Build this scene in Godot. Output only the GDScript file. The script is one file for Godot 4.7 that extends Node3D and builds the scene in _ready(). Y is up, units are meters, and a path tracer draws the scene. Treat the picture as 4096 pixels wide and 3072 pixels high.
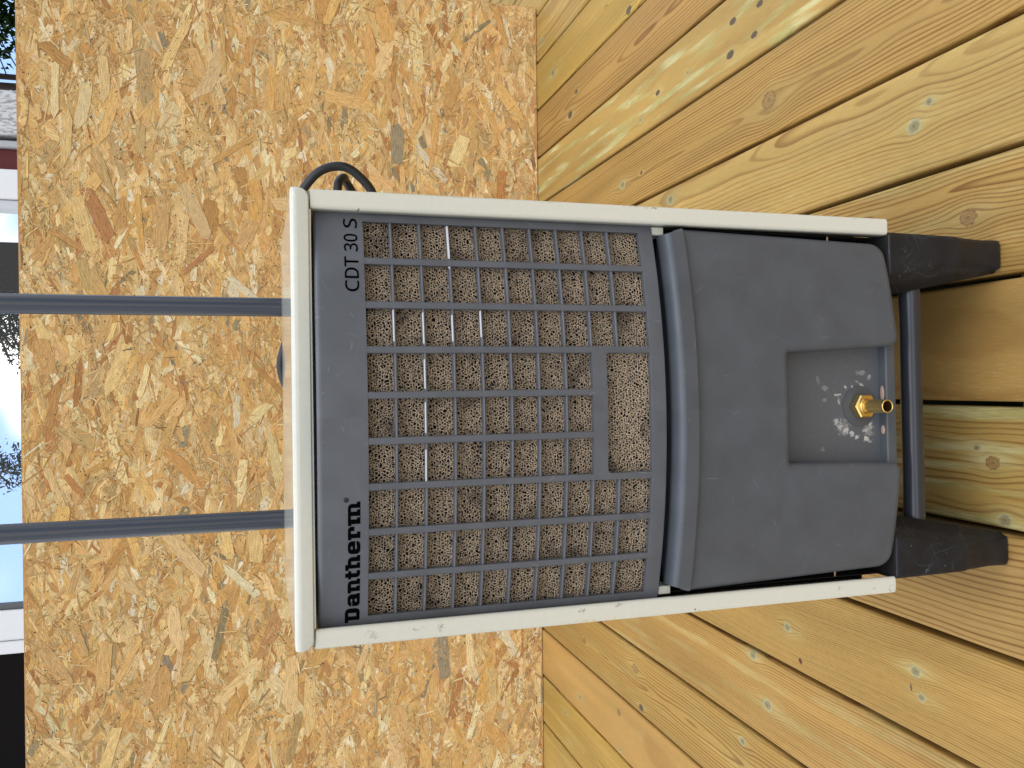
extends Node3D
# A portable dehumidifier standing on a timber deck in front of an upright OSB sheet. The camera is held on its side, so the world's up points to the left of the picture.

const PSI := 0.0163          # turn of the machine on the deck
const OSB_TURN := -0.0071
const OSB_Z := -1.7332
const OSB_TOP := 1.4441
const BOARD_PITCH := 0.1473
const BOARD_X0 := 1.1754     # centre of the gap on the right of board 0
const BULGE := 0.025         # how far the machine's front bows out
const BULGE_HALF := 0.176
const FRONT_Z := -0.010

var used := {}
var M := {}

# ---------------------------------------------------------------- mesh helper
class MB:
	var v := PackedVector3Array()
	var n := PackedVector3Array()
	var c := PackedColorArray()
	var t := PackedVector2Array()
	var ix := PackedInt32Array()
	var col := Color(1, 1, 1)
	func vert(p: Vector3, nn: Vector3, uv := Vector2.ZERO) -> int:
		v.append(p); n.append(nn); c.append(col); t.append(uv)
		return v.size() - 1
	func tri_i(a: int, b: int, d: int) -> void:   # counter-clockwise seen from outside
		ix.append(a); ix.append(d); ix.append(b)
	func tri(a: Vector3, b: Vector3, d: Vector3, uv_on := false) -> void:
		var nn := (b - a).cross(d - a).normalized()
		var i := vert(a, nn, Vector2(a.x, a.y) if uv_on else Vector2.ZERO)
		vert(b, nn, Vector2(b.x, b.y) if uv_on else Vector2.ZERO)
		vert(d, nn, Vector2(d.x, d.y) if uv_on else Vector2.ZERO)
		tri_i(i, i + 1, i + 2)
	func quad(a: Vector3, b: Vector3, d: Vector3, e: Vector3) -> void:
		var nn := (d - a).cross(e - b).normalized()
		var i := vert(a, nn, Vector2(0, 0)); vert(b, nn, Vector2(1, 0)); vert(d, nn, Vector2(1, 1)); vert(e, nn, Vector2(0, 1))
		tri_i(i, i + 1, i + 2); tri_i(i, i + 2, i + 3)
	func box(lo: Vector3, hi: Vector3) -> void:
		var p := [Vector3(lo.x, lo.y, lo.z), Vector3(hi.x, lo.y, lo.z), Vector3(hi.x, hi.y, lo.z), Vector3(lo.x, hi.y, lo.z), Vector3(lo.x, lo.y, hi.z), Vector3(hi.x, lo.y, hi.z), Vector3(hi.x, hi.y, hi.z), Vector3(lo.x, hi.y, hi.z)]
		for f in [[4, 5, 6, 7], [1, 0, 3, 2], [5, 1, 2, 6], [0, 4, 7, 3], [7, 6, 2, 3], [0, 1, 5, 4]]:
			quad(p[f[0]], p[f[1]], p[f[2]], p[f[3]])
	func bevel_box(lo: Vector3, hi: Vector3, r: float) -> void:   # chamfered box
		var e := Vector3(r, r, r)
		var a := lo + e
		var b := hi - e
		var P := func(sx: int, sy: int, sz: int, ax: int) -> Vector3:
			var q := Vector3(b.x if sx > 0 else a.x, b.y if sy > 0 else a.y, b.z if sz > 0 else a.z)
			if ax == 0: q.x = hi.x if sx > 0 else lo.x
			if ax == 1: q.y = hi.y if sy > 0 else lo.y
			if ax == 2: q.z = hi.z if sz > 0 else lo.z
			return q
		for s in [-1, 1]:
			orient([P.call(s, -1, -1, 0), P.call(s, 1, -1, 0), P.call(s, 1, 1, 0), P.call(s, -1, 1, 0)], Vector3(s, 0, 0))
			orient([P.call(-1, s, -1, 1), P.call(1, s, -1, 1), P.call(1, s, 1, 1), P.call(-1, s, 1, 1)], Vector3(0, s, 0))
			orient([P.call(-1, -1, s, 2), P.call(1, -1, s, 2), P.call(1, 1, s, 2), P.call(-1, 1, s, 2)], Vector3(0, 0, s))
			for s2 in [-1, 1]:
				orient([P.call(s, s2, -1, 0), P.call(s, s2, 1, 0), P.call(s, s2, 1, 1), P.call(s, s2, -1, 1)], Vector3(s, s2, 0))
				orient([P.call(s, -1, s2, 0), P.call(s, 1, s2, 0), P.call(s, 1, s2, 2), P.call(s, -1, s2, 2)], Vector3(s, 0, s2))
				orient([P.call(-1, s, s2, 1), P.call(1, s, s2, 1), P.call(1, s, s2, 2), P.call(-1, s, s2, 2)], Vector3(0, s, s2))
				for s3 in [-1, 1]:
					orient([P.call(s, s2, s3, 0), P.call(s, s2, s3, 1), P.call(s, s2, s3, 2)], Vector3(s, s2, s3))
	func orient(q: Array, out: Vector3) -> void:
		var nn: Vector3 = (q[1] - q[0]).cross(q[2] - q[0])
		if nn.dot(out) < 0: q.reverse()
		if q.size() == 4: quad(q[0], q[1], q[2], q[3])
		else: tri(q[0], q[1], q[2])
	# a grid of points whose smooth normals come from its neighbours; rows x cols, front side: row direction cross column direction
	func grid(P: Array, flip := false, uvs := []) -> void:
		var R: int = P.size()
		var C: int = P[0].size()
		var base := v.size()
		for i in R:
			for j in C:
				var a: Vector3 = P[mini(i + 1, R - 1)][j] - P[maxi(i - 1, 0)][j]
				var b: Vector3 = P[i][mini(j + 1, C - 1)] - P[i][maxi(j - 1, 0)]
				var nn := a.cross(b).normalized()
				if flip: nn = -nn
				vert(P[i][j], nn, uvs[i][j] if uvs else Vector2(P[i][j].x, P[i][j].y))
		for i in R - 1:
			for j in C - 1:
				var k := base + i * C + j
				if flip:
					tri_i(k, k + C + 1, k + C); tri_i(k, k + 1, k + C + 1)
				else:
					tri_i(k, k + C, k + C + 1); tri_i(k, k + C + 1, k + 1)
	func tube(path: PackedVector3Array, r: float, seg := 14, caps := true) -> void:
		var N := path.size()
		var up := Vector3(0.13, 0.31, 0.94).normalized()
		var rings := []
		for i in N:
			var d := (path[mini(i + 1, N - 1)] - path[maxi(i - 1, 0)]).normalized()
			var a := (up - d * up.dot(d)).normalized()
			up = a
			var b := d.cross(a)
			var base := v.size()
			for k in seg + 1:
				var g := TAU * k / seg
				var o := a * cos(g) + b * sin(g)
				vert(path[i] + o * r, o, Vector2(float(k) / seg, float(i)))
			rings.append(base)
		for i in N - 1:
			for k in seg:
				var p: int = rings[i] + k
				var q: int = rings[i + 1] + k
				tri_i(p, p + 1, q + 1); tri_i(p, q + 1, q)
		if caps:
			for e in [0, N - 1]:
				var d2 := (path[1] - path[0]).normalized() * -1.0 if e == 0 else (path[N - 1] - path[N - 2]).normalized()
				var cc := vert(path[e], d2)
				var f := v.size()
				for k in seg: vert(v[rings[e] + k], d2)
				for k in seg:
					if e == 0: tri_i(cc, f + (k + 1) % seg, f + k)
					else: tri_i(cc, f + k, f + (k + 1) % seg)
	func mesh() -> ArrayMesh:
		var arr := []
		arr.resize(Mesh.ARRAY_MAX)
		arr[Mesh.ARRAY_VERTEX] = v; arr[Mesh.ARRAY_NORMAL] = n; arr[Mesh.ARRAY_COLOR] = c; arr[Mesh.ARRAY_TEX_UV] = t; arr[Mesh.ARRAY_INDEX] = ix
		var m := ArrayMesh.new()
		m.add_surface_from_arrays(Mesh.PRIMITIVE_TRIANGLES, arr)
		return m

func scaled(p: PackedVector2Array, k: float) -> PackedVector2Array:
	var out := PackedVector2Array()
	for q in p: out.append(q * k)
	return out

func tri_mm(p: PackedVector2Array) -> PackedInt32Array:
	return Geometry2D.triangulate_polygon(scaled(p, 1000.0))

func numbered(called: String) -> String:
	if not used.has(called):
		used[called] = 0
		return called
	used[called] += 1
	return "%s_%03d" % [called, used[called]]

func tag(o: Node3D, label := "", category := "", group := "", kind := "") -> Node3D:
	if label: o.set_meta("label", label)
	if category: o.set_meta("category", category)
	if group: o.set_meta("group", group)
	if kind: o.set_meta("kind", kind)
	return o

func part(called: String, m: MB, mat: Material, parent: Node = self, shared: Mesh = null) -> MeshInstance3D:
	var o := MeshInstance3D.new()
	o.name = numbered(called) if parent == self else called
	o.mesh = shared if shared else m.mesh()
	o.material_override = mat
	parent.add_child(o, true)
	return o

func base(called: String, at := Vector3.ZERO, turn := 0.0) -> Node3D:
	var o := Node3D.new()
	o.name = numbered(called)
	o.position = at
	o.rotation.y = turn
	add_child(o)
	return o

func rgb8(r: float, g: float, b: float) -> Color:
	return Color(r / 255.0, g / 255.0, b / 255.0)

func mat(called: String, c: Color, rough := 0.6, metal := 0.0, spec := 0.5) -> StandardMaterial3D:
	var m := StandardMaterial3D.new()
	m.resource_name = called
	m.albedo_color = c
	m.roughness = rough
	m.metallic = metal
	m.metallic_specular = spec
	M[called] = m
	return m

func tex(im: Image) -> ImageTexture:
	return ImageTexture.create_from_image(im)

# ---------------------------------------------------------------- the machine's bowed front
func zf(x: float) -> float:
	return FRONT_Z + BULGE * (1.0 - (x / BULGE_HALF) ** 2)

# sweeps a profile of (y, dz) along x on the bowed front; profile runs from top to bottom
func sweep(m: MB, prof: Array, x0: float, x1: float, nx: int, bowed := true) -> void:
	var P := []
	for p in prof:
		var row := []
		for i in nx + 1:
			var x := lerpf(x0, x1, float(i) / nx)
			row.append(Vector3(x, p[0], p[1] + (zf(x) if bowed else 0.0)))
		P.append(row)
	m.grid(P)
	for e in [0, 1]:   # end caps
		var x := x0 if e == 0 else x1
		var poly := PackedVector2Array()
		for p in prof: poly.append(Vector2(p[0], p[1]))
		var tr := tri_mm(poly)
		var nn := Vector3(-1, 0, 0) if e == 0 else Vector3(1, 0, 0)
		for k in range(0, tr.size(), 3):
			var q := []
			for j in 3: q.append(Vector3(x, poly[tr[k + j]].x, poly[tr[k + j]].y + (zf(x) if bowed else 0.0)))
			m.orient(q, nn)

# a panel with a rounded rim: outline runs counter-clockwise (seen from +z), corners already rounded. surf gives z at (x, y)
func pillow(m: MB, outline: PackedVector2Array, surf: Callable, r: float, back: float, steps := 6) -> void:
	var N := outline.size()
	var nrm := PackedVector2Array()
	for i in N:
		var a := outline[i] - outline[(i + N - 1) % N]
		var b := outline[(i + 1) % N] - outline[i]
		var d := (a.normalized() + b.normalized()).normalized()
		nrm.append(Vector2(-d.y, d.x))   # inward
	var P := []
	var rows: Array = [[0.0, back, true]]
	for s in steps + 1:
		var g := PI / 2 * s / steps
		rows.append([r * (1.0 - cos(g)), r * (1.0 - sin(g)), false])
	var inner := PackedVector2Array()
	for row in rows:
		var L := []
		for i in N + 1:
			var k := i % N
			var q: Vector2 = outline[k] + nrm[k] * row[0]
			L.append(Vector3(q.x, q.y, row[1] if row[2] else surf.call(q.x, q.y) - row[1]))
			if i < N and row == rows[-1]: inner.append(q)
		P.append(L)
	m.grid(P, true)
	var lo := inner[0].x
	var hi := lo
	for q in inner:
		lo = minf(lo, q.x); hi = maxf(hi, q.x)
	var cuts := 40
	for k in cuts:
		var a := lerpf(lo, hi, float(k) / cuts)
		var b := lerpf(lo, hi, float(k + 1) / cuts)
		var strip := PackedVector2Array([Vector2(a, -9), Vector2(b, -9), Vector2(b, 9), Vector2(a, 9)])
		for poly_mm in Geometry2D.intersect_polygons(scaled(inner, 1000.0), scaled(strip, 1000.0)):
			var poly := scaled(poly_mm, 0.001)
			var tr := tri_mm(poly)
			var at := m.v.size()
			for q in poly:
				var e := 0.0005
				var dx: float = (surf.call(q.x + e, q.y) - surf.call(q.x - e, q.y)) / (2 * e)
				var dy: float = (surf.call(q.x, q.y + e) - surf.call(q.x, q.y - e)) / (2 * e)
				m.vert(Vector3(q.x, q.y, surf.call(q.x, q.y)), Vector3(-dx, -dy, 1).normalized(), q)
			for j in range(0, tr.size(), 3):
				var p0: Vector2 = poly[tr[j]]
				var p1: Vector2 = poly[tr[j + 1]]
				var p2: Vector2 = poly[tr[j + 2]]
				if (p1 - p0).cross(p2 - p0) > 0: m.tri_i(at + tr[j], at + tr[j + 1], at + tr[j + 2])
				else: m.tri_i(at + tr[j], at + tr[j + 2], at + tr[j + 1])

# rounds the corners of a counter-clockwise outline; radii per corner; long edges are divided so that they follow a bowed surface
func rounded(pts: Array, radii: Array, step := 0.006) -> PackedVector2Array:
	var out := PackedVector2Array()
	var N := pts.size()
	for i in N:
		var p: Vector2 = pts[i]
		var a: Vector2 = (pts[(i + N - 1) % N] - p).normalized()
		var b: Vector2 = (pts[(i + 1) % N] - p).normalized()
		var r: float = radii[i]
		var half := acos(clampf(a.dot(b), -1, 1)) / 2
		var d := r / tan(half)
		var s := p + a * d
		var e := p + b * d
		var c: Vector2 = p + (a + b).normalized() * r / sin(half)
		if out.size():
			var f := out[-1]
			var k := int((s - f).length() / step)
			for j in range(1, k): out.append(f.lerp(s, float(j) / k))
		var a0 := (s - c).angle()
		var a1 := (e - c).angle()
		var sweep_a := wrapf(a1 - a0, -PI, PI)
		for j in 8:
			var g := a0 + sweep_a * j / 7.0
			out.append(c + Vector2(cos(g), sin(g)) * r)
	var f2 := out[-1]
	var k2 := int((out[0] - f2).length() / step)
	for j in range(1, k2): out.append(f2.lerp(out[0], float(j) / k2))
	return out

func spline(pts: Array, per := 10) -> PackedVector3Array:
	var out := PackedVector3Array()
	for i in pts.size() - 1:
		var p0: Vector3 = pts[maxi(i - 1, 0)]
		var p1: Vector3 = pts[i]
		var p2: Vector3 = pts[i + 1]
		var p3: Vector3 = pts[mini(i + 2, pts.size() - 1)]
		for k in per: out.append(p1.cubic_interpolate(p2, p0, p3, float(k) / per))
	out.append(pts[-1])
	return out

# ================================================================ the scene
func _ready() -> void:
	set_light()
	set_materials()
	build_ground()
	build_deck()
	build_osb()
	build_house()
	build_trees()
	build_machine()
	build_cable()
	build_scraps()

func set_light() -> void:
	var cam := Camera3D.new()
	cam.name = "camera"
	var fwd := Vector3(5.8968e-4, -0.280286, -0.959916)
	var right := Vector3(-0.012301, -0.959846, 0.280258)      # the camera lies on its side
	var up := Vector3(0.999924, -0.011643, 0.004014)
	cam.transform = Transform3D(Basis(right, up, -fwd).orthonormalized(), Vector3(0.0269, 0.8136, 0.7394))
	cam.fov = 49.55
	cam.near = 0.02
	cam.far = 600.0
	add_child(cam)
	var env := Environment.new()
	env.background_mode = Environment.BG_SKY
	env.tonemap_mode = Environment.TONE_MAPPER_LINEAR
	env.tonemap_exposure = 1.45
	env.sdfgi_enabled = true
	env.ssao_enabled = true
	env.ssil_enabled = true
	var sky := Sky.new()
	var sm := PanoramaSkyMaterial.new()
	sm.panorama = sky_picture()
	sky.sky_material = sm
	env.sky = sky
	env.background_energy_multiplier = 1.0
	var we := WorldEnvironment.new()
	we.name = "environment"
	we.environment = env
	add_child(we)
	var sun := DirectionalLight3D.new()
	sun.name = "sun"
	sun.light_energy = 0.24
	sun.light_angular_distance = 45.0
	sun.light_color = Color(1.0, 0.96, 0.90)
	sun.shadow_enabled = true
	sun.rotation_degrees = Vector3(-58, 24, 0)
	add_child(sun)

# bright broken cloud over pale blue
func sky_picture() -> ImageTexture:
	var W := 512
	var H := 256
	var im := Image.create(W, H, false, Image.FORMAT_RGBF)
	var nz := FastNoiseLite.new()
	nz.seed = 22
	nz.frequency = 1.3
	nz.fractal_octaves = 5
	for j in H:
		var el := PI * (0.5 - (j + 0.5) / H)
		for i in W:
			var az := TAU * (i + 0.5) / W
			var d := Vector3(cos(el) * cos(az), sin(el) * 1.6, cos(el) * sin(az))
			var c := smoothstep(-0.15, 0.06, nz.get_noise_3dv(d * 1.4))
			var h := clampf(sin(el), 0, 1)
			var blue := Color(0.46, 0.66, 0.98).lerp(Color(0.26, 0.44, 0.85), sqrt(h))
			var cloud := Color(1.45, 1.45, 1.42)
			var k := blue.lerp(cloud, c)
			if el < 0: k = Color(0.22, 0.21, 0.17)
			im.set_pixel(i, j, k)
	return tex(im)

func set_materials() -> void:
	# scuffed grey plastic: one wear picture, laid flat on the front in metres
	var W := 512
	var nz := FastNoiseLite.new()
	nz.seed = 5
	nz.frequency = 0.012
	nz.fractal_octaves = 4
	var fine := FastNoiseLite.new()
	fine.seed = 8
	fine.frequency = 0.25
	var im := Image.create(W, W, false, Image.FORMAT_RGB8)
	for j in W:
		for i in W:
			var a := 0.70 + 0.05 * nz.get_noise_2d(i, j) + 0.025 * fine.get_noise_2d(i, j)
			im.set_pixel(i, j, Color(a, a, a))
	var rng := RandomNumberGenerator.new()
	rng.seed = 21
	for s in 130:       # scratches
		var p := Vector2(rng.randf() * W, rng.randf() * W)
		var g := rng.randf() * TAU
		var bend := rng.randf_range(-0.03, 0.03)
		var L := rng.randi_range(6, 38)
		var str := rng.randf_range(0.04, 0.16) if s % 4 else 0.3
		for k in L:
			var x := posmod(int(p.x), W)
			var y := posmod(int(p.y), W)
			var q := im.get_pixel(x, y)
			im.set_pixel(x, y, q.lerp(Color(1, 1, 1), str * 3.0 * (1.0 - absf(2.0 * k / L - 1.0))))
			p += Vector2(cos(g), sin(g)); g += bend
	for s in 170:      # specks
		im.set_pixel(rng.randi_range(0, W - 1), rng.randi_range(0, W - 1), Color(1, 1, 1))
	var wear := tex(im)
	var rim := Image.create(W, W, false, Image.FORMAT_RGB8)
	for j in W:
		for i in W:
			var a := 0.46 + 0.10 * nz.get_noise_2d(i + 900, j) + 0.05 * fine.get_noise_2d(i, j + 300)
			rim.set_pixel(i, j, Color(a, a, a))
	var rough := tex(rim)
	for d in [["plastic", rgb8(112, 118, 126)], ["plastic_grille", rgb8(128, 132, 140)]]:
		var m := mat(d[0], d[1], 1.0)
		m.albedo_texture = wear
		m.roughness_texture = rough
		m.uv1_scale = Vector3(3.1, 3.1, 1)
	# black rubber feet: stronger scratches and white specks
	var fm := Image.create(256, 256, false, Image.FORMAT_RGB8)
	for j in 256:
		for i in 256:
			var a := 0.35 + 0.08 * nz.get_noise_2d(i * 1.7, j * 1.7 + 400) + 0.05 * fine.get_noise_2d(i, j)
			fm.set_pixel(i, j, Color(a, a, a * 1.02))
	for s in 200:
		var p := Vector2(rng.randf() * 256, rng.randf() * 256)
		var g := rng.randf() * TAU
		var bend := rng.randf_range(-0.05, 0.05)
		var L := rng.randi_range(8, 50)
		var str := rng.randf_range(0.1, 0.5)
		for k in L:
			var x := posmod(int(p.x), 256)
			var y := posmod(int(p.y), 256)
			fm.set_pixel(x, y, fm.get_pixel(x, y).lerp(Color(1, 1, 1), str * (1.0 - absf(2.0 * k / L - 1.0))))
			p += Vector2(cos(g), sin(g)); g += bend
	for s in 130:
		var x := rng.randi_range(0, 254)
		var y := rng.randi_range(0, 254)
		fm.set_pixel(x, y, Color(1, 1, 1))
		if s % 3 == 0: fm.set_pixel(x + 1, y, Color(1, 1, 1))
	var foot := mat("rubber", rgb8(98, 103, 114), 0.45, 0.0, 0.4)
	foot.albedo_texture = tex(fm)
	foot.uv1_scale = Vector3(4, 4, 1)
	var white := mat("white_paint", rgb8(206, 205, 192), 0.16)
	var wi := Image.create(256, 256, false, Image.FORMAT_RGB8)
	for j in 256:
		for i in 256:
			var a := 0.97 + 0.02 * nz.get_noise_2d(i * 2.0, j * 2.0) + 0.015 * fine.get_noise_2d(i, j)
			wi.set_pixel(i, j, Color(a, a, a * 0.995))
	white.albedo_texture = tex(wi)
	white.uv1_scale = Vector3(2.0, 2.0, 1)
	var tube_m := mat("tube_paint", rgb8(48, 50, 56), 0.26)
	mat("black", rgb8(12, 12, 13), 0.8)
	mat("print", rgb8(5, 5, 6), 0.9, 0.0, 0.1)
	mat("cable", rgb8(20, 20, 22), 0.42)
	mat("brass", rgb8(230, 198, 126), 0.3, 1.0)
	mat("copper_pin", rgb8(176, 152, 122), 0.4, 1.0)
	mat("scuff", rgb8(190, 192, 194), 0.6)
	mat("rust", rgb8(178, 150, 134), 0.9)
	var foam := mat("foam", Color(1, 1, 1), 0.9, 0.0, 0.2)
	foam.vertex_color_use_as_albedo = true
	var st := mat("strand", Color(1, 1, 1), 0.75, 0.0, 0.3)
	st.vertex_color_use_as_albedo = true
	st.albedo_texture = strand_picture()
	mat("osb_core", rgb8(190, 144, 88), 0.85)

func strand_picture() -> ImageTexture:
	var im := Image.create(256, 256, false, Image.FORMAT_RGB8)
	var nz := FastNoiseLite.new()
	nz.seed = 3
	nz.frequency = 0.02
	nz.fractal_octaves = 4
	for j in 256:
		for i in 256:
			var a := nz.get_noise_2d(i * 0.9, j * 9.0)
			var b := nz.get_noise_2d(i * 3.0 + 500, j * 24.0)
			var k := clampf(0.91 + 0.22 * a + 0.17 * b, 0, 1)
			var dark := smoothstep(0.30, 0.5, b)
			k -= 0.22 * dark
			im.set_pixel(i, j, Color(k, k * (0.995 - 0.02 * dark), k * (0.98 - 0.05 * dark)))
	return tex(im)

# ---------------------------------------------------------------- ground and deck
func build_ground() -> void:
	var m := MB.new()
	m.quad(Vector3(-250, -0.42, 250), Vector3(250, -0.42, 250), Vector3(250, -0.42, -250), Vector3(-250, -0.42, -250))
	var gm := mat("soil", Color(1, 1, 1), 0.95, 0.0, 0.2)
	var nt := NoiseTexture2D.new()
	nt.width = 256; nt.height = 256; nt.seamless = true
	var nz := FastNoiseLite.new()
	nz.seed = 2; nz.frequency = 0.03
	nt.noise = nz
	var gr := Gradient.new()
	gr.colors = PackedColorArray([rgb8(52, 54, 34), rgb8(96, 98, 62)])
	nt.color_ramp = gr
	gm.albedo_texture = nt
	gm.uv1_scale = Vector3(120, 120, 1)
	tag(part("ground", m, gm), "", "", "", "structure")

# the growth rings, knots and green tint of one board. along: world z from -1.95 to 0.15; across: -0.0725 to 0.0725
func wood_picture(b: Dictionary) -> ImageTexture:
	var W := 208
	var H := 1536
	var Z0 := -1.95
	var LEN := 2.1
	var data := PackedByteArray()
	data.resize(W * H * 3)
	var nz := FastNoiseLite.new()
	nz.seed = b.seed
	nz.frequency = 1.0
	nz.fractal_octaves = 2
	var fib := FastNoiseLite.new()
	fib.seed = b.seed + 50
	fib.frequency = 1.0
	fib.fractal_octaves = 2
	var early: Color = b.early
	var late: Color = b.late
	var mint := rgb8(192, 192, 146)
	var green := rgb8(160, 158, 100)
	var hs := PackedFloat32Array()
	var rng := RandomNumberGenerator.new()
	rng.seed = b.seed * 7 + 1
	for k in 256: hs.append(rng.randf())
	var sp: float = b.sp
	var wave: float = b.wave
	var contrast: float = b.contrast
	var b_green: float = b.green
	var b_halo: float = b.halo
	var chips: float = b.chips
	for i in H:
		var u := Z0 + LEN * (i + 0.5) / H
		var w0: float = b.w0 + b.drift * (u + 0.9) + 0.007 * nz.get_noise_1d(u * 1.7)
		var d: float = maxf(0.0, b.d0 + b.dd * (u + 0.9) + 0.007 * nz.get_noise_1d(u * 2.3 + 40))
		var near := []
		for k in b.knots:
			if absf(u - k[0]) < 0.20: near.append(k)
		for j in W:
			var w := -0.0725 + 0.145 * (j + 0.5) / W
			var warp := nz.get_noise_2d(u * 5.0, w * 22.0)
			var we := w
			var halo := 0.0
			var kr := 2.0
			var kind := 0
			for k in near:
				var du: float = u - k[0]
				var dw: float = w - k[1]
				var r: float = k[2]
				var r2 := r * r
				we -= dw * 0.93 * exp(-(du * du / (14.0 * r2) + dw * dw / (5.0 * r2)))
				halo = maxf(halo, exp(-(du * du / (22.0 * r2) + dw * dw / (3.2 * r2))) * (0.75 + 0.5 * warp))
				var q := sqrt(du * du / k[4] + dw * dw * 1.1) / r * (1.0 + 0.25 * nz.get_noise_2d(du * 160.0 + 7.0, dw * 160.0))
				if q < kr:
					kr = q; kind = k[3]
			var F: float = sqrt((we - w0) * (we - w0) + d * d) + 0.0022 * warp * wave
			var ring: float = F / sp
			var fl := floorf(ring)
			var f := ring - fl
			var hh: float = hs[int(fl) & 255]
			var wide := 0.30 + 0.4 * hh
			var l: float = smoothstep(wide, 0.88, f) * (1.0 - smoothstep(0.91, 1.0, f)) * (0.45 + 0.75 * hs[int(fl * 7.0) & 255]) * contrast
			var fb := fib.get_noise_2d(u * 26.0, w * 900.0)
			var slow := nz.get_noise_2d(u * 1.3 + 9.0, w * 12.0 + 30.0)
			var c := early.lerp(late, clampf(l, 0, 1))
			var g: float = smoothstep(0.0, 0.55, nz.get_noise_2d(u * 2.6 + 70.0, w * 34.0)) * b_green
			g = maxf(g, halo * b_halo)
			if g > 0.0:
				c = c.lerp(green.lerp(mint, smoothstep(-0.3, 0.4, warp + 0.5 * fb)), clampf(g * 0.7, 0, 0.8))
			if kr < 1.25:
				var kc := rgb8(132, 104, 62) if kind == 0 else (rgb8(124, 114, 82) if kind == 1 else rgb8(78, 68, 54))
				var rr := 0.5 + 0.5 * sin(kr * 21.0 + fb)
				kc = kc.lerp(rgb8(176, 146, 96) if kind == 0 else rgb8(160, 152, 112), 0.55 * rr * (0.4 if kind == 2 else 1.0))
				kc = kc.lerp(rgb8(92, 74, 48), 0.5 * smoothstep(0.35, 0.0, kr))
				if kind == 1: kc = kc.lerp(rgb8(180, 180, 140), smoothstep(0.55, 0.95, kr) * 0.6)
				if kr > 0.86 and kind != 1: kc = kc.lerp(rgb8(104, 76, 44), 0.6)
				c = c.lerp(kc, smoothstep(1.12, 0.90, kr))
			var lum := 1.0 + 0.065 * fb + 0.08 * slow
			if fb > 0.50 and chips > 0.0: c = c.lerp(rgb8(224, 216, 168), chips * smoothstep(0.5, 0.6, fb) * smoothstep(-0.1, 0.35, slow + 0.5 * warp))
			var at := (i * W + j) * 3
			data[at] = int(clampf(c.r * lum, 0, 1) * 255.0)
			data[at + 1] = int(clampf(c.g * lum, 0, 1) * 255.0)
			data[at + 2] = int(clampf(c.b * lum, 0, 1) * 255.0)
	return tex(Image.create_from_data(W, H, false, Image.FORMAT_RGB8, data))

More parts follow.
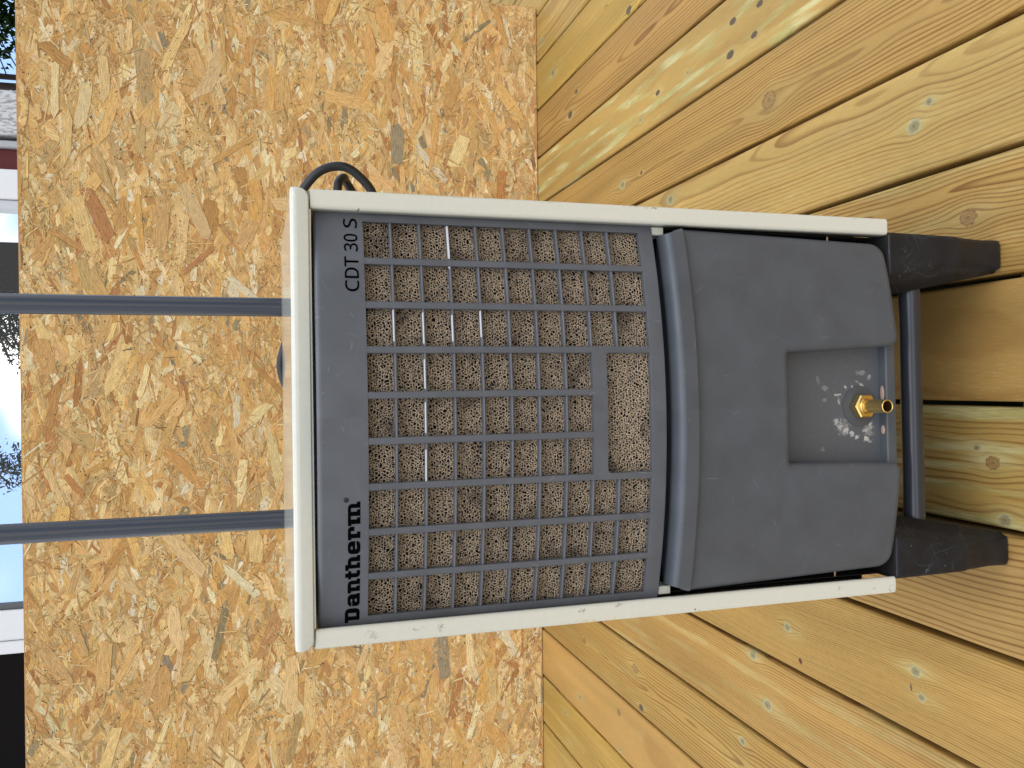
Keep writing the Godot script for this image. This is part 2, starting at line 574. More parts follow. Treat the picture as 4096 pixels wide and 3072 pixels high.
func build_deck() -> void:
	var deck := base("deck")
	tag(deck, "", "", "", "structure")
	# knots: [z, x from the board's middle, radius, kind]; from the photograph
	var E0 := rgb8(196, 152, 84)
	var L0 := rgb8(116, 80, 38)
	var rows := {
		0: {"w0": 0.05, "d0": 0.10, "sp": 0.010, "contrast": 0.45, "green": 0.25, "early": rgb8(166, 134, 72)},
		1: {"w0": 0.01, "d0": 0.02, "dd": 0.05, "sp": 0.0055, "contrast": 0.7, "green": 0.1, "early": rgb8(172, 141, 70)},
		2: {"w0": 0.0, "d0": 0.03, "dd": -0.02, "sp": 0.0060, "contrast": 0.8, "green": 0.0, "early": rgb8(162, 127, 70)},
		3: {"w0": 0.03, "d0": 0.16, "sp": 0.016, "contrast": 0.22, "green": 1.0, "halo": 0.5, "early": rgb8(168, 137, 76)},
		4: {"w0": -0.02, "d0": 0.004, "dd": 0.012, "sp": 0.0060, "contrast": 0.85, "early": rgb8(164, 131, 72)},
		5: {"w0": 0.05, "d0": 0.05, "dd": -0.03, "sp": 0.0062, "contrast": 0.55, "green": 0.15, "halo": 0.45, "early": rgb8(172, 142, 82), "chips": 0.15},
		6: {"w0": 0.03, "d0": 0.012, "sp": 0.0052, "contrast": 0.9, "green": 0.3, "early": rgb8(161, 129, 70)},
		7: {"w0": 0.0, "d0": 0.2, "sp": 0.012, "contrast": 0.3, "early": rgb8(161, 128, 72), "chips": 0.16},
		8: {"w0": -0.045, "d0": 0.012, "sp": 0.0075, "contrast": 0.7, "green": 0.9, "halo": 0.85, "early": rgb8(164, 135, 74), "wave": 2.0},
		9: {"w0": 0.022, "d0": 0.004, "dd": -0.006, "sp": 0.0078, "contrast": 1.0, "early": rgb8(156, 125, 72)},
		10: {"w0": 0.10, "d0": 0.02, "sp": 0.0034, "contrast": 0.62, "green": 0.05, "halo": 0.6, "early": rgb8(166, 133, 72)},
		11: {"w0": -0.12, "d0": 0.02, "sp": 0.0048, "contrast": 0.75, "green": 0.35, "halo": 0.5, "early": rgb8(166, 131, 72)},
		12: {"w0": 0.0, "d0": 0.012, "dd": 0.02, "sp": 0.0062, "contrast": 0.75, "green": 0.2, "early": rgb8(164, 131, 70)},
		13: {"w0": 0.02, "d0": 0.2, "sp": 0.02, "contrast": 0.22, "green": 0.1, "halo": 0.3, "early": rgb8(172, 135, 76)},
		14: {"w0": 0.0, "d0": 0.02, "dd": 0.02, "sp": 0.0056, "contrast": 0.6, "green": 0.2, "early": rgb8(170, 139, 70)},
		15: {"w0": 0.05, "d0": 0.03, "sp": 0.0050, "contrast": 0.5, "early": rgb8(172, 142, 76)},
	}
	var seen_knots := {
		0: [[-1.669, 1.077, 0.010, 1]], 1: [[-1.576, 0.944, 0.014, 1], [-1.04, 0.895, 0.009, 2]], 2: [[-1.438, 0.776, 0.010, 2], [-1.387, 0.824, 0.006, 2]],
		3: [[-0.897, 0.654, 0.006, 2], [-0.986, 0.622, 0.006, 1], [-1.183, 0.63, 0.005, 1], [-0.593, 0.68, 0.0065, 2], [-0.603, 0.623, 0.0075, 2], [-0.507, 0.674, 0.006, 2], [-0.525, 0.628, 0.006, 2], [-0.763, 0.649, 0.005, 1]],
		4: [[-0.483, 0.501, 0.015, 0], [-1.087, 0.499, 0.011, 1], [-0.983, 0.502, 0.004, 2]],
		5: [[-0.157, 0.358, 0.010, 1], [-0.131, 0.382, 0.006, 1], [-0.845, 0.411, 0.011, 1]],
		6: [[-0.072, 0.222, 0.010, 0]],
		8: [[-0.040, -0.072, 0.008, 0], [-0.063, -0.056, 0.004, 1], [-0.024, -0.137, 0.008, 1]],
		10: [[-0.156, -0.389, 0.006, 1], [-0.166, -0.358, 0.008, 1], [-0.449, -0.378, 0.008, 1]],
		11: [[-0.509, -0.528, 0.010, 1], [-0.553, -0.456, 0.009, 1]],
		12: [[-1.05, -0.641, 0.011, 0], [-1.018, -0.72, 0.007, 2], [-0.59, -0.623, 0.008, 1], [-1.372, -0.668, 0.007, 0]],
		13: [[-1.416, -0.839, 0.007, 1], [-1.149, -0.78, 0.008, 0], [-1.144, -0.87, 0.006, 1]],
		14: [[-1.54, -0.927, 0.007, 1], [-1.505, -0.996, 0.005, 1]],
	}
	var mats := []
	for i in 16:
		var b: Dictionary = {"w0": 0.0, "drift": 0.01, "d0": 0.02, "dd": 0.0, "sp": 0.005, "contrast": 0.7, "green": 0.0, "halo": 0.4, "early": E0, "late": L0, "wave": 0.6, "chips": 0.0, "knots": [], "seed": 100 + i * 13}
		b.merge(rows[i], true)
		var mid := BOARD_X0 - BOARD_PITCH * (i + 0.5)
		for k in seen_knots.get(i, []): b.knots.append([k[0], k[1] - mid, k[2], k[3], 2.6 if k[3] == 2 else 1.6])
		var m := mat("deck_board_%d" % i, Color(1, 1, 1), 0.62, 0.0, 0.35)
		m.albedo_texture = wood_picture(b)
		m.texture_filter = BaseMaterial3D.TEXTURE_FILTER_LINEAR
		mats.append(m)
	var rng := RandomNumberGenerator.new()
	rng.seed = 77
	for i in range(-5, 21):
		var mid := BOARD_X0 - BOARD_PITCH * (i + 0.5)
		var hw := (BOARD_PITCH - 0.0062) / 2
		var dy := rng.randf_range(-0.0012, 0.0)
		var tilt := rng.randf_range(-0.006, 0.006)
		var m := MB.new()
		var prof := [Vector2(-hw, -0.028), Vector2(-hw, -0.0060), Vector2(-hw + 0.0005, -0.0034), Vector2(-hw + 0.0020, -0.0013), Vector2(-hw + 0.0052, 0), Vector2(-hw * 0.3, 0), Vector2(hw * 0.3, 0), Vector2(hw - 0.0052, 0), Vector2(hw - 0.0020, -0.0013), Vector2(hw - 0.0005, -0.0034), Vector2(hw, -0.0060), Vector2(hw, -0.028)]
		var P := []
		var U := []
		for zi in 3:
			var z: float = [2.6, -0.6, -2.86][zi]
			var row := []
			var ur := []
			for p in prof:
				row.append(Vector3(p.x, p.y + p.x * tilt, z))
				ur.append(Vector2(clampf(p.x / 0.145 + 0.5, 0.004, 0.996), (z + 1.95) / 2.1))
			P.append(row); U.append(ur)
		m.grid(P, true, U)
		var o := part("board", m, mats[posmod(i, 16)], deck)
		o.position = Vector3(mid, dy, 0)
	for z in [-2.4, -1.8, -1.2, -0.6, 0.0, 0.6, 1.2, 1.8, 2.4]:
		var m := MB.new()
		m.box(Vector3(-1.95, -0.175, z - 0.024), Vector3(1.95, -0.0292, z + 0.024))
		part("joist", m, mats[7], deck)

# ---------------------------------------------------------------- OSB sheet
func strand_colour(rng: RandomNumberGenerator, big: bool) -> Color:
	var pal := [[rgb8(230, 186, 122), 30], [rgb8(238, 202, 142), 27], [rgb8(222, 174, 110), 20], [rgb8(242, 215, 162), 15], [rgb8(208, 158, 100), 10], [rgb8(192, 138, 88), 3], [rgb8(202, 170, 118), 7], [rgb8(162, 146, 116), 2], [rgb8(247, 230, 190), 5]]
	var total := 0
	for p in pal: total += p[1]
	var k := rng.randi_range(0, total - 1)
	for p in pal:
		k -= p[1]
		if k < 0:
			var c: Color = p[0]
			var f := rng.randf_range(0.93, 1.05)
			return Color(c.r * f, c.g * f, c.b * f * rng.randf_range(0.94, 1.04)).srgb_to_linear()
	return Color(0.5, 0.3, 0.1)

# one strand as a low many-sided flake: split, ragged ends, a little skirt so that its edge has thickness
func strand(m: MB, c0: Vector3, ang: float, L: float, w: float, col: Color, rng: RandomNumberGenerator, thick: float, corners: int) -> void:
	var c := c0
	if L < 0.2 and c0 != Vector3.ZERO:      # kept inside the sheet
		var ey := absf(sin(ang)) * L / 2 + absf(cos(ang)) * w / 2
		var ex := absf(cos(ang)) * L / 2 + absf(sin(ang)) * w / 2
		c.y = clampf(c.y, 0.002 + ey, OSB_TOP - ey)
		c.x = clampf(c.x, -1.24 + ex, 1.20 - ex)
	var ax := Vector3(cos(ang), sin(ang), rng.randf_range(-0.006, 0.006))
	var ay := Vector3(-sin(ang), cos(ang), rng.randf_range(-0.02, 0.02))
	var pts := []
	if corners <= 4:
		pts = [Vector2(-0.5, -0.5 * rng.randf_range(0.3, 1)), Vector2(0.5, -0.5 * rng.randf_range(0.3, 1)), Vector2(0.5 * rng.randf_range(0.7, 1), 0.5), Vector2(-0.5 * rng.randf_range(0.7, 1), 0.5)]
	else:
		var tip0 := rng.randf_range(-0.4, 0.4)
		var tip1 := rng.randf_range(-0.4, 0.4)
		var s0 := rng.randf_range(0.02, 0.22)
		var s1 := rng.randf_range(0.02, 0.22)
		pts = [Vector2(-0.5, tip0), Vector2(-0.5 + s0, -0.5), Vector2(rng.randf_range(-0.1, 0.1), -0.5 + rng.randf_range(-0.10, 0.12)), Vector2(0.5 - s1, -0.5 + rng.randf_range(0, 0.16)), Vector2(0.5, tip1), Vector2(0.5 - s1 * rng.randf_range(0.2, 1), 0.5), Vector2(rng.randf_range(-0.1, 0.1), 0.5 + rng.randf_range(-0.12, 0.1)), Vector2(-0.5 + s0 * rng.randf_range(0.2, 1), 0.5 - rng.randf_range(0, 0.16))]
	m.col = col
	var nn := ax.cross(ay).normalized()
	var off := Vector2(rng.randf(), rng.randf())
	var at := m.v.size()
	for p in pts:
		m.vert(c + ax * (p.x * L) + ay * (p.y * w), nn, off + Vector2(p.x * L * 5.0, p.y * w * 8.0))
	for k in range(1, pts.size() - 1): m.tri_i(at, at + k, at + k + 1)
	if thick > 0:
		var N := pts.size()
		for k in N:
			var a: Vector3 = m.v[at + k]
			var b: Vector3 = m.v[at + (k + 1) % N]
			var dn := Vector3(0, 0, -thick)
			m.quad(a + dn, b + dn, b, a)

func build_osb() -> void:
	var X0 := -1.24
	var X1 := 1.20
	var T := 0.016
	var osb := base("osb_panel", Vector3(0, 0, OSB_Z), OSB_TURN)
	tag(osb, "large upright sheet of strand board with golden brown wood flakes behind the grey machine", "wood panel")
	var core := MB.new()
	core.box(Vector3(X0, 0.0015, -T), Vector3(X1, OSB_TOP, -0.0006))
	part("core", core, M.osb_core, osb)
	var rng := RandomNumberGenerator.new()
	rng.seed = 4
	var clump := FastNoiseLite.new()
	clump.seed = 9
	clump.frequency = 7.0
	clump.fractal_octaves = 3
	var all := MB.new()
	var place := func(margin: float) -> Vector2:
		return Vector2(rng.randf_range(X0 + margin, X1 - margin), rng.randf_range(margin, OSB_TOP - margin))
	# bed of middling strands
	for k in 13000:
		var p: Vector2 = place.call(0.0)
		var ang := rng.randfn(0.0, 0.45)
		var L := rng.randf_range(0.04, 0.13)
		var w := rng.randf_range(0.005, 0.027)
		strand(all, Vector3(p.x, p.y, rng.randf_range(0.0, 0.0006)), ang, L, w, strand_colour(rng, false), rng, 0.0, 8)
	# the large strands, each a piece of its own
	for k in 300:
		var p: Vector2 = place.call(0.06)
		var ang := rng.randfn(0.0, 0.38) if k % 6 else rng.randfn(0.0, 0.9)
		var L := rng.randf_range(0.08, 0.175)
		var w := rng.randf_range(0.013, 0.042)
		p.y = clampf(p.y, 0.03 + absf(sin(ang)) * L / 2, OSB_TOP - 0.02 - absf(sin(ang)) * L / 2)
		p.x = clampf(p.x, X0 + L / 2, X1 - L / 2)
		var m := MB.new()
		strand(m, Vector3.ZERO, 0.0, L, w, strand_colour(rng, true), rng, 0.0006, 8)
		var o := part("strand", m, M.strand, osb)
		o.position = Vector3(p.x, p.y, rng.randf_range(0.0009, 0.0019))
		o.rotation.z = ang
	# smaller strands and slivers over them, thickest where the chips gather
	var made := 0
	while made < 8000:
		var p: Vector2 = place.call(0.0)
		var q := clump.get_noise_2d(p.x, p.y)
		if rng.randf() > smoothstep(-0.05, 0.35, q) * 0.97 + 0.03: continue
		made += 1
		var ang := rng.randfn(0.0, 0.9)
		var L := rng.randf_range(0.006, 0.030)
		var w := rng.randf_range(0.0010, 0.0045)
		var c := strand_colour(rng, false)
		var f := rng.randf_range(0.76, 1.08)
		strand(all, Vector3(p.x, p.y, rng.randf_range(0.0008, 0.0018)), ang, L, w, Color(c.r * f, c.g * f, c.b * f), rng, 0.0, 4)
	made = 0
	while made < 8000:   # crumbs where the chips gather
		var p: Vector2 = place.call(0.0)
		if clump.get_noise_2d(p.x, p.y) < rng.randf_range(-0.05, 0.25): continue
		made += 1
		var c := strand_colour(rng, false)
		var f := rng.randf_range(0.55, 1.15)
		strand(all, Vector3(p.x, p.y, rng.randf_range(0.0012, 0.0021)), rng.randf() * TAU, rng.randf_range(0.003, 0.012), rng.randf_range(0.0008, 0.0024), Color(c.r * f, c.g * f, c.b * f), rng, 0.0, 4)
	for k in 2200:   # long pale and dark slivers
		var p: Vector2 = place.call(0.0)
		var L := rng.randf_range(0.02, 0.07)
		var c := strand_colour(rng, false)
		var f := rng.randf_range(0.7, 1.12)
		strand(all, Vector3(p.x, p.y, rng.randf_range(0.0009, 0.0017)), rng.randfn(0.0, 0.8), L, rng.randf_range(0.0012, 0.005), Color(c.r * f, c.g * f, c.b * f), rng, 0.0, 8)
	for k in 2600:   # bark specks
		var p: Vector2 = place.call(0.0)
		var c := rgb8(96, 62, 34).lerp(rgb8(56, 44, 34), rng.randf()).srgb_to_linear()
		strand(all, Vector3(p.x, p.y, 0.0019), rng.randf() * TAU, rng.randf_range(0.0015, 0.006), rng.randf_range(0.001, 0.0026), c, rng, 0.0, 4)
	var s := part("fine_strands", all, M.strand, osb)
	s.set_meta("kind", "stuff")

# ---------------------------------------------------------------- porch wall with a window, above the sheet's top edge
func build_house() -> void:
	var Z := -2.9
	var h := base("porch_wall", Vector3(0, 0, Z))
	tag(h, "dark red timber porch wall with white trim and a window behind the strand board", "house wall")
	var white := mat("house_white", rgb8(232, 232, 232), 0.5)
	var old := mat("weathered_white", Color(1, 1, 1), 0.85)
	var nt := NoiseTexture2D.new()
	nt.width = 256; nt.height = 256
	var nz := FastNoiseLite.new()
	nz.seed = 6; nz.frequency = 0.05; nz.fractal_octaves = 5
	nt.noise = nz
	var gr := Gradient.new()
	gr.offsets = PackedFloat32Array([0.0, 0.38, 0.5, 1.0])
	gr.colors = PackedColorArray([rgb8(120, 120, 118), rgb8(176, 176, 174), rgb8(205, 205, 204), rgb8(218, 218, 217)])
	nt.color_ramp = gr
	old.albedo_texture = nt
	old.uv1_triplanar = true
	old.uv1_scale = Vector3(6, 2, 6)
	var red := mat("dark_red", rgb8(92, 34, 34), 0.8)
	var black := mat("glossy_black", rgb8(22, 19, 19), 0.22, 0.0, 0.12)
	var grey := mat("seal_grey", rgb8(90, 92, 94), 0.6)
	var glass := mat("glass", Color(0.9, 0.97, 0.96, 0.015), 0.02, 0.0, 0.3)
	glass.transparency = BaseMaterial3D.TRANSPARENCY_ALPHA
	var slab := func(called: String, x0: float, x1: float, y0: float, y1: float, z0: float, z1: float, m: Material, to: Node) -> Node:
		var b := MB.new()
		b.bevel_box(Vector3(x0, y0, z0), Vector3(x1, y1, z1), 0.004)
		return part(called, b, m, to)
	# corner boards and siding on the right
	slab.call("corner_board", 1.011, 1.183, -0.42, 2.55, -0.16, 0.03, old, h)
	slab.call("batten", 0.965, 0.992, -0.42, 2.55, -0.10, 0.02, mat("pale_grey", rgb8(176, 178, 178), 0.7), h)
	slab.call("siding_board", 0.881, 0.966, -0.42, 2.55, -0.12, -0.004, red, h)
	slab.call("siding_board", 0.986, 1.016, -0.42, 2.55, -0.12, -0.05, mat("gap_black", rgb8(14, 14, 14), 0.9), h)
	slab.call("siding_board", -1.0, 0.8805, -0.42, 0.86, -0.12, -0.006, red, h)
	slab.call("siding_board", -1.0, 0.8805, 2.36, 2.55, -0.12, -0.006, red, h)
	# window
	var win := Node3D.new()
	win.name = "window"
	h.add_child(win, true)
	slab.call("casing", 0.766, 0.880, 0.862, 2.358, -0.10, 0.025, white, win)
	slab.call("casing", -0.986, -0.940, 0.862, 2.358, -0.10, 0.025, white, win)
	slab.call("sash", 0.727, 0.764, 0.90, 2.32, -0.08, 0.010, mat("sash_white", rgb8(206, 208, 210), 0.5), win)
	slab.call("sash", -0.938, -0.822, 0.90, 2.32, -0.08, 0.010, white, win)
	slab.call("seal", -0.8215, -0.806, 0.90, 2.32, -0.07, -0.004, grey, win)
	slab.call("casing", -0.939, 0.765, 2.322, 2.357, -0.10, 0.025, white, win)
	slab.call("sill", -0.939, 0.765, 0.863, 0.898, -0.10, 0.05, white, win)
	var g := MB.new()
	g.quad(Vector3(-0.805, 0.899, -0.046), Vector3(0.7265, 0.899, -0.046), Vector3(0.7265, 2.321, -0.046), Vector3(-0.805, 2.321, -0.046))
	part("pane", g, glass, win)
	# the black panel on the left
	slab.call("black_panel", -2.6, -0.988, -0.42, 2.55, -0.10, 0.012, black, h)
	# dark post and beam seen through the pane
	slab.call("post", 0.47, 0.78, -0.42, 2.55, -1.30, -1.12, mat("dark_timber", rgb8(30, 27, 24), 0.9, 0.0, 0.2), h)

# ---------------------------------------------------------------- trees
func tree(at: Vector3, label: String, height: float, crown_low: float, rad: float, leaves: int, trunks: Array, seed_n: int, kind: String, cols: Array) -> void:
	var t := base("pine_tree" if kind == "pine" else "leafy_tree", at)
	tag(t, label, "tree")
	var rng := RandomNumberGenerator.new()
	rng.seed = seed_n
	var tm := MB.new()
	for tr in trunks:
		var P := PackedVector3Array()
		for k in 7: P.append(Vector3(tr[0] + 0.03 * sin(k * 1.3), height * 0.95 * k / 6.0 - 0.42, tr[1]))
		tm.tube(P, tr[2], 8)
	var lm := MB.new()
	var limbs := []
	for k in 70:
		var y := rng.randf_range(crown_low, height)
		var f := 1.0 - (y - crown_low) / (height - crown_low + 0.01)
		var R := rad * (0.25 + 0.75 * f) * rng.randf_range(0.6, 1.1) if kind == "pine" else rad * rng.randf_range(0.6, 1.1)
		var g := rng.randf() * TAU
		var tr: Array = trunks[rng.randi_range(0, trunks.size() - 1)]
		var a := Vector3(tr[0], y, tr[1])
		var b := a + Vector3(cos(g) * R, -0.25 * R if kind == "pine" else rng.randf_range(-0.1, 0.5) * R, sin(g) * R)
		tm.tube(PackedVector3Array([a, a.lerp(b, 0.5) + Vector3(0, 0.05, 0), b]), 0.010 if kind == "pine" else 0.005, 5)
		limbs.append([a, b])
	part("trunk", tm, mat("bark", rgb8(58, 48, 40), 0.9), t)
	for k in leaves:
		var l: Array = limbs[rng.randi_range(0, limbs.size() - 1)]
		var f := sqrt(rng.randf_range(0.03, 1.0))
		var p: Vector3 = l[0].lerp(l[1], f) + Vector3(rng.randfn(0, 0.06), rng.randfn(-0.04, 0.07), rng.randfn(0, 0.06))
		var d := Vector3(rng.randfn(0, 1), rng.randfn(-0.4, 0.8), rng.randfn(0, 1)).normalized()
		var e := d.cross(Vector3(rng.randfn(0, 1), rng.randfn(0, 1), rng.randfn(0, 1))).normalized()
		var L := rng.randf_range(0.03, 0.07)
		var w := L * (0.16 if kind == "pine" else 0.5)
		lm.col = (cols[0] as Color).lerp(cols[1], rng.randf()).srgb_to_linear()
		lm.tri(p - e * w, p + d * L, p + e * w)
	var fol := mat("foliage_%d" % seed_n, Color(1, 1, 1), 0.7, 0.0, 0.2)
	fol.vertex_color_use_as_albedo = true
	part("crown", lm, fol, t)

func build_trees() -> void:
	tree(Vector3(2.85, 0, -7.0), "tall leafy tree with two thin trunks right of the weathered white board", 5.2, 1.2, 1.5, 30000, [[-0.21, 0.0, 0.025], [-0.32, 0.1, 0.03], [0.6, 0.3, 0.05]], 31, "leafy", [rgb8(26, 44, 18), rgb8(54, 76, 34)])
	tree(Vector3(0.75, 0, -6.6), "dark pine tree seen through the window pane beside the right handle tube", 4.6, 1.4, 0.75, 13000, [[0.0, 0.0, 0.05]], 41, "pine", [rgb8(16, 24, 14), rgb8(34, 44, 28)])
	tree(Vector3(-0.62, 0, -7.2), "small pine tree whose sparse tip shows through the middle of the window", 3.05, 1.0, 0.55, 5200, [[0.0, 0.0, 0.03]], 51, "pine", [rgb8(16, 24, 14), rgb8(34, 44, 28)])

# ---------------------------------------------------------------- the dehumidifier
func build_machine() -> void:
	var mc := base("dehumidifier", Vector3.ZERO, PSI)
	tag(mc, "grey and white portable dehumidifier standing on the deck before the strand board", "dehumidifier")
	build_cabinet(mc)
	build_grille(mc)
	build_tank(mc)
	build_feet(mc)
	build_lettering(mc)

func build_cabinet(mc: Node3D) -> void:
	# folded side panels with a front flange
	for s in [1, -1]:
		var out := [[0.2, -0.315], [0.2, -0.0032], [0.1994, -0.0014], [0.1982, -0.0004], [0.1965, 0.0], [0.1866, 0.0], [0.1846, -0.0005], [0.1831, -0.0018], [0.1826, -0.0036], [0.1826 if s > 0 else 0.1874, -0.018], [0.1975, -0.019], [0.1975, -0.315]]
		var m := MB.new()
		var ys := [0.1745, 0.1750, 0.1765, 0.45, 0.7775]
		var ins := [0.0016, 0.0006, 0.0, 0.0, 0.0]
		var P := []
		var U := []
		for k in ys.size():
			var row := []
			var ur := []
			for p in out:
				var x: float = p[0]
				var z: float = p[1]
				if x > 0.195: x -= ins[k] * 0.6
				if z > -0.01: z -= ins[k]
				row.append(Vector3(s * x, ys[k], z))
				ur.append(Vector2((x - 0.1805) / 0.0205, (0.7775 - ys[k]) / 0.603) if z > -0.012 else Vector2(0.5, 0.01))
			P.append(row); U.append(ur)
		m.grid(P, s < 0, U)
		for e in [0, 4]:
			var poly := PackedVector2Array()
			for p in P[e]: poly.append(Vector2(p.x, p.z))
			var tr := tri_mm(poly)
			for k in range(0, tr.size(), 3):
				m.orient([P[e][tr[k]], P[e][tr[k + 1]], P[e][tr[k + 2]]], Vector3(0, -1 if e == 0 else 1, 0))
		part("side_panel", m, side_material(s), mc)
	# lid: rounded front edge, a slightly crowned top
	var lid := MB.new()
	var xs := []
	for k in 9: xs.append(-0.2005 + 0.010 * (1.0 - cos(PI / 2 * k / 8.0)))
	for k in range(1, 24): xs.append(lerpf(-0.1905, 0.1905, k / 24.0))
	for k in 9: xs.append(0.2005 - 0.010 * (1.0 - cos(PI / 2 * (8 - k) / 8.0)))
	var rows := []
	var prof := []   # [y, z, weight of the lower rounded corner]
	prof.append([0.7740, -0.316, 0.0]); prof.append([0.7740, -0.0135, 0.0]); prof.append([0.7785, -0.0125, 1.0]); prof.append([0.7784, 0.0, 1.0]); prof.append([0.7790, 0.0016, 1.0]); prof.append([0.7800, 0.0022, 1.0])
	prof.append([0.7885, 0.0022, 0.0])
	for k in 7:
		var g := PI / 2 * k / 6.0
		prof.append([0.7896 + 0.0052 * sin(g), -0.0030 + 0.0052 * cos(g), 0.0])
	for z in [-0.012, -0.025, -0.045, -0.075, -0.12, -0.18, -0.25, -0.306]:
		prof.append([0.7948 + 0.0030 * minf(1.0, -z / 0.26), z, 0.0])
	prof.append([0.796, -0.3125, 0.0]); prof.append([0.790, -0.316, 0.0]); prof.append([0.7742, -0.316, 0.0])
	for p in prof:
		var row := []
		for x in xs:
			var edge: float = maxf(0.0, absf(x) - 0.1905)
			var lift: float = 0.010 - sqrt(maxf(0.0, 0.0001 - edge * edge))
			var y: float = p[0] + p[2] * lift
			var tuck: float = lift * 0.25
			if p[2] == 0.0: y -= tuck * 0.25
			row.append(Vector3(x, y, p[1] - (tuck if p[1] > -0.01 else 0.0)))
		rows.append(row)
	lid.grid(rows)
	for e in [0, 1]:
		var j: int = 0 if e == 0 else xs.size() - 1
		var col := []
		for r in rows: col.append(r[j])
		for k in range(1, col.size() - 1): lid.orient([col[0], col[k], col[k + 1]], Vector3(-1 if e == 0 else 1, 0, 0))
	var gloss: StandardMaterial3D = M.white_paint.duplicate()
	gloss.resource_name = "lid_paint"
	gloss.roughness = 0.07
	part("lid", lid, gloss, mc)
	var lip := MB.new()
	lip.box(Vector3(-0.1815, 0.7772, -0.014), Vector3(0.1815, 0.7786, 0.0004))
	part("lid_edge", lip, M.white_paint, mc)
	# back, floor and the dark inside
	var b := MB.new()
	b.box(Vector3(-0.1974, 0.1765, -0.3145), Vector3(0.1974, 0.7745, -0.3115))
	part("back_panel", b, M.white_paint, mc)
	var fl := MB.new()
	fl.box(Vector3(-0.1974, 0.1765, -0.311), Vector3(0.1974, 0.1785, -0.052))
	for s in [-1, 1]:
		var cl := MB.new()
		cl.box(Vector3(minf(s * 0.140, s * 0.1825), 0.1745, -0.0518), Vector3(maxf(s * 0.140, s * 0.1825), 0.1763, -0.0015))
		part("corner_plate", cl, M.black, mc)
		var sl := MB.new()
		sl.box(Vector3(minf(s * 0.1815, s * 0.1824), 0.1784, -0.0655), Vector3(maxf(s * 0.1815, s * 0.1824), 0.430, -0.0185))
		part("side_liner", sl, M.black, mc)
	part("floor_plate", fl, M.black, mc)
	var lin := MB.new()
	lin.box(Vector3(-0.1970, 0.180, -0.072), Vector3(0.1970, 0.7740, -0.066))
	part("inner_wall", lin, M.black, mc)
	for s in [1, -1]:
		var cb := MB.new()
		cb.bevel_box(Vector3(minf(s * 0.1742, s * 0.1823), 0.4335, -0.046), Vector3(maxf(s * 0.1742, s * 0.1823), 0.4470, -0.0125), 0.0008)
		part("bracket", cb, M.white_paint, mc)
	for s in [1, -1]:
		var pin := MB.new()
		pin.tube(PackedVector3Array([Vector3(s * 0.170, 0.2365, -0.020), Vector3(s * 0.1825, 0.2365, -0.020)]), 0.0014, 8)
		part("pin", pin, M.copper_pin, mc)

# white paint with the marks each flange carries: scrapes, chips along the edge, a yellowish stain
func side_material(s: int) -> StandardMaterial3D:
	var W := 40
	var H := 1206
	var nz := FastNoiseLite.new()
	nz.seed = 70 + s; nz.frequency = 0.06; nz.fractal_octaves = 4
	# [y in mm, across 0 (inner) to 1 (outer), half height mm, half width, colour, strength]
	var marks := [[729, 0.55, 6, 0.22, rgb8(120, 112, 100), 0.3], [686, 0.45, 8, 0.08, rgb8(110, 104, 96), 0.5], [668, 0.5, 3, 0.2, rgb8(100, 94, 88), 0.5], [523, 0.9, 24, 0.16, rgb8(206, 186, 130), 0.8], [532, 0.35, 4, 0.12, rgb8(130, 122, 112), 0.6], [496, 0.25, 5, 0.10, rgb8(130, 122, 112), 0.5], [412, 0.85, 3, 0.10, rgb8(110, 96, 70), 0.8], [245, 0.4, 3, 0.12, rgb8(120, 112, 100), 0.7], [203, 0.6, 2, 0.05, rgb8(100, 80, 60), 0.9], [181, 0.7, 5, 0.2, rgb8(150, 138, 116), 0.7]]
	if s > 0: marks = [[452, 0.88, 7, 0.06, rgb8(110, 104, 96), 0.7], [470, 0.9, 14, 0.05, rgb8(150, 146, 138), 0.6], [404, 0.15, 1.5, 0.05, rgb8(60, 58, 56), 0.9], [736, 0.12, 1, 0.05, rgb8(90, 86, 82), 0.9], [216, 0.85, 5, 0.06, rgb8(140, 134, 126), 0.5], [640, 0.9, 20, 0.05, rgb8(160, 156, 148), 0.4], [560, 0.85, 12, 0.05, rgb8(160, 156, 148), 0.35]]
	var im := Image.create(W, H, false, Image.FORMAT_RGB8)
	for j in H:
		var y := 777.5 - 603.0 * (j + 0.5) / H
		for i in W:
			var x := (i + 0.5) / W
			var n := nz.get_noise_2d(i, j)
			var k := 0.985 + 0.008 * n
			var c := Color(213 / 255.0 * k, 212 / 255.0 * k, 198 / 255.0 * k)
			for m in marks:
				if absf(y - m[0]) > m[2] * 2.0: continue
				var d := sqrt(((y - m[0]) / m[2]) ** 2 + ((x - m[1]) / m[3]) ** 2) + 1.3 * nz.get_noise_2d(i * 2.5, j * 2.5 + 300)
				c = c.lerp(m[4], smoothstep(1.0, 0.6, d) * m[5] * clampf(0.35 + 2.0 * n, 0.0, 0.8))
			im.set_pixel(i, j, c)
	var m := mat("flange_paint_left" if s < 0 else "flange_paint_right", Color(1, 1, 1), 0.2)
	m.albedo_texture = tex(im)
	m.texture_repeat = false
	return m

